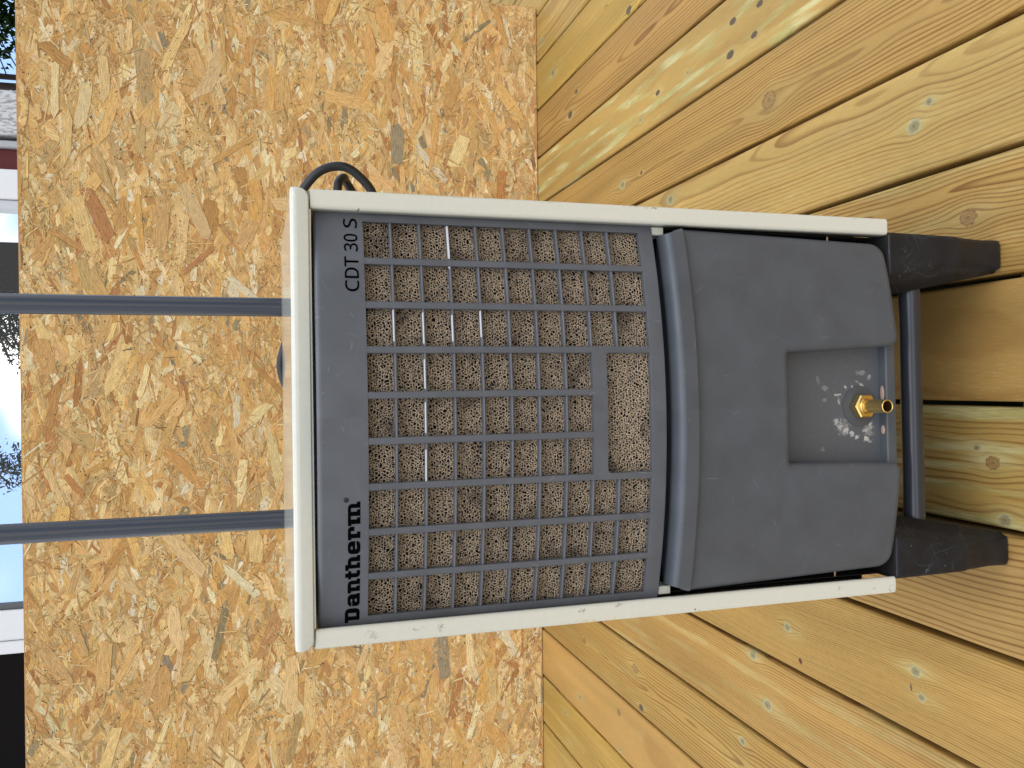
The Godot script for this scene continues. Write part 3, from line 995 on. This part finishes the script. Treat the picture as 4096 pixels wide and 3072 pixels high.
func build_grille(mc: Node3D) -> void:
	var top := 0.7750
	var bot := 0.4475
	var xl := -0.1868
	var xr := 0.1838
	var gr := MB.new()
	var colx := []
	for i in 9: colx.append(158.0 / 1000.0 - 0.0398 * i)
	var half := 0.01675
	# top strip with a rolled edge
	sweep(gr, [[top - 0.0005, -0.010], [top, -0.0045], [top - 0.0003, -0.0022], [top - 0.0012, -0.0008], [top - 0.0028, -0.0001], [top - 0.005, 0.0], [0.7318, 0.0], [0.7316, -0.0006], [0.7316, -0.006]], xl, xr, 60)
	sweep(gr, [[0.4628, -0.006], [0.4628, -0.0004], [0.4624, 0.0], [bot + 0.0012, 0.0], [bot + 0.0003, -0.0005], [bot, -0.0012], [bot, -0.009]], xl, xr, 60)
	for e in [[xl, colx[8] - half], [colx[0] + half, xr]]:
		var P := []
		for y in [0.7318, 0.4624]:
			var row := []
			for k in 6:
				var x := lerpf(e[0], e[1], k / 5.0)
				row.append(Vector3(x, y, zf(x) - (0.0012 if k == 0 and e[0] == xl or k == 5 and e[1] == xr else 0.0)))
			P.append(row)
		gr.grid(P)
		var xi: float = e[1] if e[0] == xl else e[0]
		var xo: float = e[0] if e[0] == xl else e[1]
		gr.orient([Vector3(xi, 0.4624, zf(xi)), Vector3(xi, 0.7318, zf(xi)), Vector3(xi, 0.7318, zf(xi) - 0.006), Vector3(xi, 0.4624, zf(xi) - 0.006)], Vector3(-signf(xi), 0, 0))
		gr.orient([Vector3(xo, bot, zf(xo) - 0.0012), Vector3(xo, top, zf(xo) - 0.0012), Vector3(xo, top, zf(xo) - 0.010), Vector3(xo, bot, zf(xo) - 0.010)], Vector3(signf(xo), 0, 0))
	var g := part("grille", gr, M.plastic_grille, mc)
	# upright ribs
	for i in 8:
		var a: float = colx[i + 1] + half
		var b: float = colx[i] - half
		var low := 0.4628
		if i == 3 or i == 4: low = 0.5228
		var r := MB.new()
		var P := []
		for y in [0.7316, low]:
			P.append([Vector3(a, y, zf(a) - 0.007), Vector3(a, y, zf(a) - 0.0006), Vector3(a + 0.0006, y, zf(a) - 0.0001), Vector3(a + 0.0014, y, zf(a + 0.0014)), Vector3((a + b) / 2, y, zf((a + b) / 2)), Vector3(b - 0.0014, y, zf(b - 0.0014)), Vector3(b - 0.0006, y, zf(b) - 0.0001), Vector3(b, y, zf(b) - 0.0006), Vector3(b, y, zf(b) - 0.007)])
		r.grid(P)
		part("upright_rib", r, M.plastic_grille, g)
	# thin bars, set a little behind the ribs
	for k in 9:
		var yt := 0.7318 - 0.0264 * k - 0.0237
		var spans := [[colx[8] - half, colx[0] + half]]
		if k >= 7: spans = [[colx[8] - half, colx[6] + half], [colx[2] - half, colx[0] + half]]
		for s in spans:
			var r := MB.new()
			sweep(r, [[yt + 0.0001, -0.0075], [yt, -0.0022], [yt - 0.0004, -0.0013], [yt - 0.0010, -0.0009], [yt - 0.0018, -0.0009], [yt - 0.0024, -0.0013], [yt - 0.0027, -0.0022], [yt - 0.0026, -0.0075]], s[0] + 0.0001, s[1] - 0.0001, 44)
			part("cross_rib", r, M.plastic_grille, g)
	# worn white streaks on a few bars
	for w in [[2, 0.1425, 0.1735, 0.0009], [2, 0.1330, 0.1400, 0.0004], [0, 0.066, 0.094, 0.0003], [1, 0.064, 0.092, 0.0003], [2, 0.066, 0.090, 0.00035], [3, 0.070, 0.094, 0.0003], [1, 0.024, 0.050, 0.0003], [1, -0.058, -0.030, 0.0003], [1, -0.015, 0.012, 0.0002]]:
		var yt: float = 0.7318 - 0.0264 * w[0] - 0.0237
		var r := MB.new()
		sweep(r, [[yt + 0.0002, -0.0030], [yt + 0.0002, -0.0018], [yt - 0.0003, -0.0009], [yt - 0.0006 - w[3], -0.0004], [yt - 0.0007 - w[3], -0.0012]], w[1], w[2], 8)
		part("scuff", r, M.scuff, g)
	# frame round the wide bottom opening
	var f := MB.new()
	var ox0: float = colx[6] + half
	var ox1: float = colx[2] - half
	var hx0 := -0.0590
	var hx1 := 0.0568
	var hy0 := 0.4617
	var hy1 := 0.5085
	var hole := rounded([Vector2(hx0, hy0), Vector2(hx1, hy0), Vector2(hx1, hy1), Vector2(hx0, hy1)], [0.006, 0.006, 0.006, 0.006])
	var N := hole.size()
	# pieces between the opening's outline and the box (ox0..ox1, 0.4628..0.5228), cut in strips along x
	var inner := PackedVector2Array(hole)
	for k in 44:
		var a := lerpf(ox0, ox1, k / 44.0)
		var b := lerpf(ox0, ox1, (k + 1) / 44.0)
		var strip := PackedVector2Array([Vector2(a, 0.4624), Vector2(b, 0.4624), Vector2(b, 0.5228), Vector2(a, 0.5228)])
		for poly_mm in Geometry2D.clip_polygons(scaled(strip, 1000.0), scaled(inner, 1000.0)):
			if Geometry2D.is_polygon_clockwise(poly_mm): continue
			var poly := scaled(poly_mm, 0.001)
			var tr := tri_mm(poly)
			var at := f.v.size()
			for q in poly:
				f.vert(Vector3(q.x, q.y, zf(q.x)), Vector3(2 * BULGE * q.x / BULGE_HALF ** 2, 0, 1).normalized(), q)
			for j in range(0, tr.size(), 3):
				var c := (poly[tr[j + 1]] - poly[tr[j]]).cross(poly[tr[j + 2]] - poly[tr[j]])
				if c > 0: f.tri_i(at + tr[j], at + tr[j + 1], at + tr[j + 2])
				else: f.tri_i(at + tr[j], at + tr[j + 2], at + tr[j + 1])
	for k in N:
		var a := hole[k]
		var b := hole[(k + 1) % N]
		if a.y < 0.4627 and b.y < 0.4627: continue
		f.quad(Vector3(a.x, a.y, zf(a.x)), Vector3(b.x, b.y, zf(b.x)), Vector3(b.x, b.y, zf(b.x) - 0.006), Vector3(a.x, a.y, zf(a.x) - 0.006))
	for k in 20:
		var a := lerpf(ox0, ox1, k / 20.0)
		var b := lerpf(ox0, ox1, (k + 1) / 20.0)
		f.quad(Vector3(a, 0.5228, zf(a)), Vector3(b, 0.5228, zf(b)), Vector3(b, 0.5228, zf(b) - 0.006), Vector3(a, 0.5228, zf(a) - 0.006))
	part("opening_frame", f, M.plastic_grille, g)
	# open-celled filter foam: two sheets of irregular hexagonal cells
	var fo := MB.new()
	var rng := RandomNumberGenerator.new()
	rng.seed = 12
	var dirt := FastNoiseLite.new()
	dirt.seed = 15; dirt.frequency = 22.0; dirt.fractal_octaves = 3
	var warp := FastNoiseLite.new()
	warp.seed = 16; warp.frequency = 120.0
	for layer in 2:
		var a: float = [0.00166, 0.00240][layer]     # cell edge
		var zoff: float = [-0.0085, -0.0165][layer]
		var wr: float = [0.00030, 0.00033][layer]
		var rot: float = [0.2, 1.1, 2.3][layer]
		var sx := a * sqrt(3.0)
		var sy := a * 3.0
		var nodes := {}
		var ni := int(0.40 / sx)
		var nj := int(0.36 / sy)
		var node := func(i: int, j: int, k: int) -> Vector3:    # four atoms of a brick-like honeycomb cell
			var key := (i * 1000 + j) * 4 + k
			if nodes.has(key): return nodes[key]
			var p := Vector2(i * sx + (sx / 2 if k == 1 or k == 2 else 0.0), j * sy + [0.0, a / 2, a * 1.5, a * 2.0][k])
			p += Vector2(rng.randfn(0, 0.21), rng.randfn(0, 0.21)) * a
			p += Vector2(warp.get_noise_2d(p.x, p.y), warp.get_noise_2d(p.x + 5.0, p.y)) * a * 1.2
			p -= Vector2(0.20, 0.18)
			p = p.rotated(0.04 * rot)
			var q := Vector3(p.x, p.y + 0.597, 0)
			q.z = zf(q.x) + zoff + rng.randfn(0, 0.0005)
			nodes[key] = q
			return q
		for i in ni:
			for j in nj:
				for e in [[0, 0, 0, 0, 0, 1], [0, 0, 1, 0, 0, 2], [0, 0, 2, 0, 0, 3], [0, 0, 3, 0, 1, 0], [0, 0, 1, 1, 0, 0], [0, 0, 2, 1, 0, 3]]:
					var p: Vector3 = node.call(i + e[0], j + e[1], e[2])
					var q: Vector3 = node.call(i + e[3], j + e[4], e[5])
					if absf(p.x) > 0.1825 or absf(q.x) > 0.1825 or minf(p.y, q.y) < 0.4575 or maxf(p.y, q.y) > 0.737: continue
					if rng.randf() < 0.05: continue
					var dd := dirt.get_noise_2d(p.x * 1.0, p.y * 1.0)
					var c := rgb8(222, 202, 174).lerp(rgb8(190, 170, 146), rng.randf())
					c = c.lerp(rgb8(96, 84, 76), smoothstep(0.2, 0.6, dd) * 0.4)
					fo.col = c.srgb_to_linear()
					strut(fo, p, q, wr * rng.randf_range(0.75, 1.35))
	part("filter_foam", fo, M.foam, mc).set_meta("kind", "stuff")
	var bk := MB.new()
	sweep(bk, [[0.740, -0.026], [0.456, -0.026]], -0.1835, 0.1825, 30)
	part("foam_backing", bk, M.black, mc)

func strut(m: MB, p: Vector3, q: Vector3, r: float) -> void:
	var d := (q - p).normalized()
	var a := d.cross(Vector3(0, 0, 1)).normalized()
	var b := a.cross(d)
	if b.z < 0: b = -b
	var o := [a * r + b * -r * 0.5, b * r, -a * r + b * -r * 0.5]
	var at := m.v.size()
	for k in 3:
		m.vert(p - d * r * 0.5 + o[k] * 1.25, (o[k] as Vector3).normalized())
		m.vert((p + q) / 2 + o[k] * 0.8, (o[k] as Vector3).normalized())
		m.vert(q + d * r * 0.5 + o[k] * 1.25, (o[k] as Vector3).normalized())
	for k in 2:
		for s in 2:
			var i := at + k * 3 + s
			m.tri_i(i, i + 1, i + 4); m.tri_i(i, i + 4, i + 3)

# grey plastic with dried limescale round the drain: patches with ragged, grainy outlines
func recess_material() -> StandardMaterial3D:
	var W := 448
	var nz := FastNoiseLite.new()
	nz.seed = 61; nz.frequency = 0.055; nz.fractal_octaves = 4
	var spots := [[16, 219.5, 5, 1.4, 0.1, 0.9], [20, 228.5, 3, 1.1, 0.6, 0.9], [12, 237.5, 1.3, 5.5, 0.1, 0.8], [5.5, 237, 4.5, 1.2, 0.1, 0.8], [22, 208, 1.3, 7, -0.55, 0.9], [-16, 240, 3.5, 4, 0.2, 0.8], [-21.5, 236, 2.5, 5, 0.7, 0.8], [-26, 229, 3.5, 4.5, 0.3, 0.9], [-30, 221.5, 4, 2.8, 0.5, 0.9], [-33, 216, 2.2, 3.6, 0.4, 0.9], [-21, 198.5, 4, 3.5, 0.2, 0.85], [-27, 204, 2, 5, 0.3, 0.8], [-35.5, 202.5, 3.6, 5, -0.3, 1.0], [-14.5, 201, 1.8, 7, 0.0, 0.6], [35, 208, 2.6, 7, 0, 0.45], [-22, 232, 9, 8, 0.5, 0.4], [-26, 201, 8, 7, 0.3, 0.45], [30, 198, 2.4, 2.8, 0.3, 0.6], [18.5, 254, 3, 3.6, 0, 0.4], [6, 254, 2.6, 3, 0, 0.4], [-45, 258, 2, 3, 0.4, 0.3], [28, 262, 5, 2, 0.3, 0.25]]
	var im := Image.create(W, W, false, Image.FORMAT_RGB8)
	for j in W:
		var y := 325.0 - 139.0 * (j + 0.5) / W
		for i in W:
			var x := -68.0 + 136.0 * (i + 0.5) / W
			var n := nz.get_noise_2d(i, j)
			var n2 := nz.get_noise_2d(i * 3.3 + 900, j * 3.3)
			var a := 0.0
			for s in spots:
				var q := Vector2(x - s[0], y - s[1])
				if absf(q.x) > 14 or absf(q.y) > 14: continue
				q = q.rotated(-s[4])
				var d := sqrt((q.x / s[2]) ** 2 + (q.y / s[3]) ** 2) + 1.0 * n + 0.5 * n2 - 0.1
				a = maxf(a, smoothstep(1.0, 0.55, d) * s[5] * clampf(0.75 + 0.9 * n2, 0.15, 1.0))
			var k := 0.92 + 0.05 * n + 0.03 * n2
			var c := Color(93 / 255.0 * k, 97 / 255.0 * k, 102 / 255.0 * k)
			im.set_pixel(i, j, c.lerp(rgb8(222, 219, 210), a))
	var m := mat("plastic_recess", Color(1, 1, 1), 0.5)
	m.albedo_texture = tex(im)
	return m

func build_tank(mc: Node3D) -> void:
	var t := Node3D.new()
	t.name = "water_tank"
	mc.add_child(t, true)
	var surf := func(x: float, y: float) -> float: return zf(x) + 0.0085
	# body with the square notch for the drain
	var pts := [Vector2(-0.1715, 0.1790), Vector2(-0.0600, 0.1790), Vector2(-0.0555, 0.3145), Vector2(0.0550, 0.3145), Vector2(0.0625, 0.1790), Vector2(0.1730, 0.1790), Vector2(0.1805, 0.4240), Vector2(-0.1800, 0.4240)]
	var out := rounded(pts, [0.016, 0.011, 0.0032, 0.0032, 0.011, 0.016, 0.006, 0.006])
	var m := MB.new()
	pillow(m, out, surf, 0.0080, -0.050)
	part("tank_body", m, M.plastic, t)
	# rim with a drooping lip
	var rim := MB.new()
	var prof := [[0.4300, -0.0085], [0.4392, -0.0085], [0.4402, -0.0070], [0.4404, 0.0030]]
	for k in 8:
		var g := PI / 2 * k / 7.0
		prof.append([0.4330 + 0.0074 * cos(g), 0.0050 + 0.0086 * sin(g)])
	prof.append([0.4280, 0.0135]); prof.append([0.4212, 0.0138]); prof.append([0.4199, 0.0134]); prof.append([0.4194, 0.0124]); prof.append([0.4196, 0.0085]); prof.append([0.4205, -0.0085])
	sweep(rim, prof, -0.1712, 0.1722, 56)
	for s in [-1, 1]:      # rounded ends
		var P := []
		var x0 := 0.1722 if s > 0 else -0.1712
		for p in prof:
			var row := []
			for k in 6:
				var g := PI / 2 * k / 5.0
				var x: float = x0 + s * 0.0075 * sin(g) * clampf((0.4440 - p[0]) / 0.024, 0.12, 1.0)
				row.append(Vector3(x, p[0] - (0.004 * (1 - cos(g)) if p[0] > 0.43 else 0.0), zf(x0) + p[1] - 0.0075 * (1 - cos(g)) * (1.0 if p[1] > 0 else 0.0)))
			P.append(row)
		rim.grid(P, s < 0)
	part("rim", rim, M.plastic, t)
	# back wall of the notch, its ledge and front lip
	var r := MB.new()
	r.quad(Vector3(-0.066, 0.186, -0.0065), Vector3(0.068, 0.186, -0.0065), Vector3(0.064, 0.325, -0.0065), Vector3(-0.064, 0.325, -0.0065))
	for k in r.v.size(): r.t[k] = Vector2((r.v[k].x + 0.068) / 0.136, (0.325 - r.v[k].y) / 0.139)
	part("recess_wall", r, recess_material(), t)
	var lg := MB.new()
	var P := []
	for p in [[0.1868, -0.007], [0.1864, -0.0060], [0.1862, 0.0030], [0.1860, 0.0040], [0.1853, 0.0048], [0.1843, 0.0050], [0.1752, 0.0050], [0.1745, 0.0045], [0.1745, -0.030]]:
		P.append([Vector3(-0.066, p[0], p[1]), Vector3(0.0, p[0], p[1]), Vector3(0.068, p[0], p[1])])
	lg.grid(P)
	part("ledge", lg, M.plastic, t)
	# round boss behind the hose barb
	var boss := MB.new()
	boss.tube(PackedVector3Array([Vector3(-0.0005, 0.2110, -0.0080), Vector3(-0.0005, 0.2110, -0.0055)]), 0.0215, 40)
	part("boss", boss, M.plastic, t)
	var led := MB.new()
	for l in [[0.0130, 0.0090], [-0.0260, 0.0055], [0.0035, 0.0035]]:
		for k in 9:
			var g0 := TAU * k / 9
			var g1 := TAU * (k + 1) / 9
			var c := Vector3(l[0], 0.1871, -0.0010)
			led.tri(c, c + Vector3(cos(g0) * l[1] * 0.9, -0.0006, -sin(g0) * 0.0032), c + Vector3(cos(g1) * l[1] * 0.9, -0.0006, -sin(g1) * 0.0032))
	part("rust_stain", led, M.rust, t)
	# brass hose barb: hexagon and pipe
	var hb := Node3D.new()
	hb.name = "hose_barb"
	mc.add_child(hb, true)
	hb.position = Vector3(-0.0005, 0.2110, -0.0052)
	var hx := MB.new()
	var ring := []
	for p in [[0.0128, 0.0], [0.0136, 0.0008], [0.0136, 0.0088], [0.0122, 0.0100]]:
		ring.append(p)
	for s in 3:
		for k in 6:
			var g0 := PI / 2 + TAU * k / 6
			var g1 := g0 + TAU / 6
			var a: Array = ring[s]
			var b: Array = ring[s + 1]
			hx.quad(Vector3(cos(g0) * a[0], sin(g0) * a[0], a[1]), Vector3(cos(g1) * a[0], sin(g1) * a[0], a[1]), Vector3(cos(g1) * b[0], sin(g1) * b[0], b[1]), Vector3(cos(g0) * b[0], sin(g0) * b[0], b[1]))
	for k in 6:
		var g0 := PI / 2 + TAU * k / 6
		var g1 := g0 + TAU / 6
		hx.tri(Vector3(0, 0, 0.0100), Vector3(cos(g0) * 0.0122, sin(g0) * 0.0122, 0.0100), Vector3(cos(g1) * 0.0122, sin(g1) * 0.0122, 0.0100))
	part("hex_nut", hx, M.brass, hb)
	var pp := MB.new()
	var pf := [[0.0082, 0.0102], [0.0073, 0.0110], [0.0070, 0.0125], [0.0070, 0.0390], [0.0069, 0.0402], [0.0066, 0.0408], [0.0060, 0.0409], [0.0056, 0.0404], [0.0055, 0.0395], [0.0055, 0.0140]]
	var PG := []
	for p in pf:
		var row := []
		for k in 29:
			var g := TAU * k / 28
			row.append(Vector3(cos(g) * p[0], sin(g) * p[0], p[1]))
		PG.append(row)
	pp.grid(PG, true)
	part("pipe", pp, M.brass, hb)
	var pl := MB.new()
	for k in 20:
		var g0 := TAU * k / 20
		var g1 := TAU * (k + 1) / 20
		pl.tri(Vector3(0, 0, 0.0145), Vector3(cos(g0) * 0.0056, sin(g0) * 0.0056, 0.0145), Vector3(cos(g1) * 0.0056, sin(g1) * 0.0056, 0.0145))
	part("bore", pl, M.black, hb)

func build_feet(mc: Node3D) -> void:
	for s in [1, -1]:
		var m := MB.new()
		# cross-sections from top to bottom: y, inner x, outer x, front z
		var sec := [[0.1742, 0.1385, 0.1850, -0.0030], [0.1735, 0.1378, 0.1858, -0.0008], [0.1715, 0.1378, 0.1862, 0.0], [0.130, 0.1445, 0.1857, 0.0], [0.0850, 0.1525, 0.1850, 0.0], [0.0800, 0.1530, 0.1848, -0.0012], [0.0755, 0.1532, 0.1846, -0.0030], [0.030, 0.1525, 0.1858, -0.0160], [0.0060, 0.1525, 0.1874, -0.0200], [0.0020, 0.1533, 0.1866, -0.0212], [0.0004, 0.1550, 0.1850, -0.0232]]
		var P := []
		var U := []
		for q in sec:
			var y: float = q[0]
			var a: float = q[1]
			var b: float = q[2]
			var z: float = q[3]
			var inner_back := lerpf(0.1500, 0.1185, clampf(y / 0.17, 0, 1))
			var c := 0.0050
			var row := [Vector3(inner_back, y, -0.30), Vector3(inner_back, y, minf(-0.0095, z - 0.0095)), Vector3(a, y, z - c), Vector3(a + c * 0.25, y, z - c * 0.25), Vector3(a + c, y, z), Vector3(lerpf(a, b, 0.5), y, z), Vector3(b - c, y, z), Vector3(b - c * 0.25, y, z - c * 0.25), Vector3(b, y, z - c), Vector3(b, y, -0.10), Vector3(b - 0.002, y, -0.30)]
			var ur := []
			for k in row.size():
				if s < 0: row[k].x = -row[k].x
				ur.append(Vector2(row[k].x + row[k].z * (0.0 if k > 2 and k < 8 else 1.0), y))
			P.append(row); U.append(ur)
		m.grid(P, s < 0, U)
		for e in [0, sec.size() - 1]:
			var row: Array = P[e]
			for k in range(1, row.size() - 1): m.orient([row[0], row[k], row[k + 1]], Vector3(0, 1 if e == 0 else -1, 0))
		var row0 := []
		var row1 := []
		for r in P:
			row0.append(r[0]); row1.append(r[-1])
		for k in row0.size() - 1: m.orient([row0[k], row1[k], row1[k + 1], row0[k + 1]], Vector3(0, 0, -1))
		part("foot", m, M.rubber, mc)
	var ct := MB.new()
	ct.tube(PackedVector3Array([Vector3(-0.1330, 0.1300, -0.0220), Vector3(0.0, 0.1300, -0.0220), Vector3(0.1330, 0.1300, -0.0220)]), 0.0113, 24)
	part("cross_tube", ct, M.tube_paint, mc)
	# handle: one bent tube behind the lid
	var h := MB.new()
	var hz := -0.3335
	var path := PackedVector3Array()
	for y in [0.45, 0.6, 0.75, 0.9, 1.0, 1.1, 1.16]: path.append(Vector3(0.1320, y, hz))
	for k in range(1, 9):
		var g := PI / 2 * k / 8.0
		path.append(Vector3(0.0820 + 0.05 * cos(g), 1.16 + 0.05 * sin(g), hz))
	for k in range(0, 9):
		var g := PI / 2 + PI / 2 * k / 8.0
		path.append(Vector3(-0.0810 + 0.05 * cos(g), 1.16 + 0.05 * sin(g), hz))
	for y in [1.1, 1.0, 0.9, 0.75, 0.6, 0.45]: path.append(Vector3(-0.1310, y, hz))
	h.tube(path, 0.0117, 24)
	part("handle", h, M.tube_paint, mc)

# slab-serif letters from rounded boxes, cut in thin runs that follow the bowed panel; units of 37.5 micrometres
func build_lettering(mc: Node3D) -> void:
	# [add?, u0, u1, v0, v1, radii: top-left, top-right, bottom-right, bottom-left]
	var shapes := [
		[1, 60, 340, 0, 330, 0, 85, 60, 0], [0, 142, 240, 65, 270, 0, 25, 15, 0], [1, 0, 62, 270, 330, 0, 0, 0, 0],
		[1, 410, 690, 0, 270, 60, 70, 0, 55], [0, 400, 500, 160, 195, 0, 0, 0, 0], [0, 500, 582, 160, 212, 12, 12, 0, 0], [0, 505, 588, 55, 112, 12, 8, 8, 12], [1, 688, 707, 0, 58, 0, 0, 0, 0],
		[1, 775, 1020, 0, 270, 0, 70, 0, 0], [0, 857, 940, -5, 210, 0, 15, 0, 0], [1, 725, 778, 210, 270, 0, 0, 0, 0], [1, 855, 893, 0, 58, 0, 0, 0, 0], [1, 1018, 1062, 0, 58, 0, 0, 0, 0],
		[1, 1110, 1200, 0, 330, 0, 0, 0, 60], [1, 1072, 1252, 205, 265, 0, 0, 0, 0], [1, 1198, 1265, 0, 58, 0, 0, 0, 0],
		[1, 1330, 1581, 0, 270, 0, 70, 0, 0], [1, 1330, 1402, 0, 330, 0, 0, 0, 0], [0, 1402, 1496, -5, 210, 0, 15, 0, 0], [1, 1278, 1332, 270, 330, 0, 0, 0, 0], [1, 1400, 1448, 0, 58, 0, 0, 0, 0], [1, 1579, 1622, 0, 58, 0, 0, 0, 0],
		[1, 1669, 1956, 0, 270, 65, 65, 60, 65], [0, 1763, 1851, 160, 213, 12, 12, 0, 0], [0, 1771, 1870, 60, 113, 0, 0, 8, 12], [0, 1851, 1960, 75, 113, 0, 0, 0, 0],
		[1, 2041, 2298, 140, 270, 0, 55, 0, 0], [0, 2131, 2206, 100, 212, 0, 0, 0, 0], [1, 2041, 2131, 0, 270, 0, 0, 0, 0], [1, 1998, 2043, 210, 270, 0, 0, 0, 0], [1, 2129, 2178, 0, 58, 0, 0, 0, 0],
		[1, 2371, 2826, 0, 270, 0, 70, 0, 0], [0, 2466, 2556, -5, 212, 0, 15, 0, 0], [0, 2646, 2741, -5, 212, 0, 15, 0, 0], [1, 2328, 2373, 210, 270, 0, 0, 0, 0], [1, 2464, 2506, 0, 58, 0, 0, 0, 0], [1, 2644, 2690, 0, 58, 0, 0, 0, 0], [1, 2824, 2871, 0, 58, 0, 0, 0, 0],
	]
	var inside := func(u: float, v: float) -> bool:
		var on := false
		for s in shapes:
			var fat := 7.0 if s[0] == 1 else -7.0      # the print spreads a little
			if u < s[1] - fat or u > s[2] + fat or v < s[3] - fat or v > s[4] + fat: continue
			var ok := true
			for k in 4:
				var r: float = s[5 + k]
				if r <= 0: continue
				var cx: float = s[1] + r if k == 0 or k == 3 else s[2] - r
				var cy: float = s[4] - r if k < 2 else s[3] + r
				var dx: float = (u - cx) * (-1.0 if k == 0 or k == 3 else 1.0)
				var dy: float = (v - cy) * (1.0 if k < 2 else -1.0)
				if dx > 0 and dy > 0 and dx * dx + dy * dy > r * r: ok = false
			if ok: on = s[0] == 1
		# registered mark: a ring
		var q := Vector2(u - 2926, v - 318).length()
		if q < 57 and q > 41: on = true
		if absf(u - 2912) < 7 and absf(v - 318) < 26: on = true
		if absf(u - 2926) < 16 and (absf(v - 338) < 6 or absf(v - 318) < 5): on = true
		if absf(u - 2940) < 6 and v > 318 and v < 340: on = true
		if v < 318 and v > 292 and absf((u - 2922) - (318 - v) * 0.7) < 7: on = true
		return on
	var k := 3.79e-5
	var kv := 3.68e-5
	var m := MB.new()
	var emit := func(u0: float, u1: float, v0: float, v1: float) -> void:
		var n := maxi(1, int((u1 - u0) / 120))
		for i in n:
			var a := -0.1819 + lerpf(u0, u1, float(i) / n) * k
			var b := -0.1819 + lerpf(u0, u1, float(i + 1) / n) * k
			var y0 := 0.7394 + v0 * kv
			var y1 := 0.7394 + v1 * kv
			m.quad(Vector3(a, y0, zf(a) + 0.00025), Vector3(b, y0, zf(b) + 0.00025), Vector3(b, y1, zf(b) + 0.00025), Vector3(a, y1, zf(a) + 0.00025))
	var v := -10
	while v < 390:
		var start := -999
		for u in range(-12, 3000, 6):
			var on: bool = inside.call(u + 3.0, v + 5.0)
			if on and start == -999: start = u
			if start > -999 and (not on or u == 2994):
				emit.call(start, u, v, v + 10)
				start = -999
		v += 10
	part("brand_lettering", m, M.print, mc)
	# model lettering, each letter fitted to its own place
	var font := SystemFont.new()
	font.font_names = PackedStringArray(["Droid Sans"])
	var l := MB.new()
	for g in [["C", 0.1100, 0.1199], ["D", 0.1219, 0.1312], ["T", 0.1324, 0.1413], ["3", 0.1464, 0.1536], ["0", 0.1554, 0.1623], ["S", 0.1682, 0.1768]]:
		var tm := TextMesh.new()
		tm.text = g[0]
		tm.font = font
		tm.font_size = 64
		tm.depth = 0.0
		tm.pixel_size = 0.01
		var arr := tm.get_mesh_arrays() if tm.get_surface_count() else []
		if arr.is_empty(): continue
		var vs: PackedVector3Array = arr[Mesh.ARRAY_VERTEX]
		var ids: PackedInt32Array = arr[Mesh.ARRAY_INDEX] if arr[Mesh.ARRAY_INDEX] != null else PackedInt32Array(range(vs.size()))
		var lo := Vector2(1e9, 1e9)
		var hi := -lo
		for p in vs:
			lo = lo.min(Vector2(p.x, p.y)); hi = hi.max(Vector2(p.x, p.y))
		for i in range(0, ids.size(), 3):
			var q := []
			for j in 3:
				var p := vs[ids[i + j]]
				var x := lerpf(g[1], g[2], (p.x - lo.x) / (hi.x - lo.x))
				q.append(Vector3(x, lerpf(0.7369, 0.7488, (p.y - lo.y) / (hi.y - lo.y)), zf(x) + 0.00025))
			for j in 5:
				var o: Vector3 = [Vector3.ZERO, Vector3(0.00016, 0, 0.00002), Vector3(-0.00016, 0, 0.00004), Vector3(0, 0.00014, 0.00006), Vector3(0, -0.00014, 0.00008)][j]
				l.orient([q[0] + o, q[1] + o, q[2] + o], Vector3(0, 0, 1))
	if l.v.size(): part("model_lettering", l, M.print, mc)

# ---------------------------------------------------------------- cable and small things
func build_cable() -> void:
	var c := base("power_cable", Vector3.ZERO, PSI)
	tag(c, "black rubber power cable coiled behind the white cabinet, two loops showing at its right", "cable")
	var m := MB.new()
	var z := -0.345
	m.tube(spline([Vector3(0.0, 0.60, z), Vector3(0.10, 0.66, z), Vector3(0.19, 0.672, z + 0.006), Vector3(0.266, 0.681, z + 0.028), Vector3(0.299, 0.706, z + 0.034), Vector3(0.3065, 0.731, z + 0.034), Vector3(0.293, 0.758, z + 0.030), Vector3(0.258, 0.777, z + 0.012), Vector3(0.19, 0.770, z), Vector3(0.10, 0.79, z - 0.01), Vector3(0.052, 0.798, z - 0.014), Vector3(0.0, 0.77, z - 0.01), Vector3(-0.06, 0.70, z - 0.01), Vector3(-0.03, 0.60, z - 0.012), Vector3(0.08, 0.56, z - 0.012), Vector3(0.19, 0.62, z - 0.012), Vector3(0.268, 0.690, z - 0.02), Vector3(0.296, 0.712, z - 0.012), Vector3(0.300, 0.719, z + 0.006), Vector3(0.285, 0.727, z + 0.012), Vector3(0.23, 0.725, z + 0.004), Vector3(0.12, 0.70, z - 0.004)], 12), 0.0056, 14)
	part("flex", m, M.cable, c)

func scrap(called: String, label: String, cat: String, x: float, z: float, L: float, w: float, ang: float, mt: Material) -> void:
	var m := MB.new()
	var R := [[-1.0, 0.0], [-0.6, 0.7], [0.0, 1.0], [0.6, 0.75], [1.0, 0.0], [0.6, -0.75], [0.0, -1.0], [-0.6, -0.7]]
	for k in 8:
		var a: Array = R[k]
		var b: Array = R[(k + 1) % 8]
		m.orient([Vector3(0, 0.0012, 0), Vector3(a[0] * L, 0.0003, a[1] * w), Vector3(b[0] * L, 0.0003, b[1] * w)], Vector3(0, 1, 0))
	var o := part(called, m, mt)
	o.position = Vector3(x, 0.0002, z)
	o.rotation.y = ang
	tag(o, label, cat)

func build_scraps() -> void:
	var red := mat("leaf_red", rgb8(92, 30, 38), 0.7)
	scrap("leaf_scrap", "small dark red oval leaf scrap lying alone on the smooth board left of the machine", "leaf", -0.4230, -0.4146, 0.0052, 0.0034, 0.9, red)
	scrap("leaf_scrap", "thin purple leaf sliver beside the green knot on the deck", "leaf", -0.3818, -0.1739, 0.0052, 0.0011, 0.2, mat("leaf_purple", rgb8(84, 62, 62), 0.7))
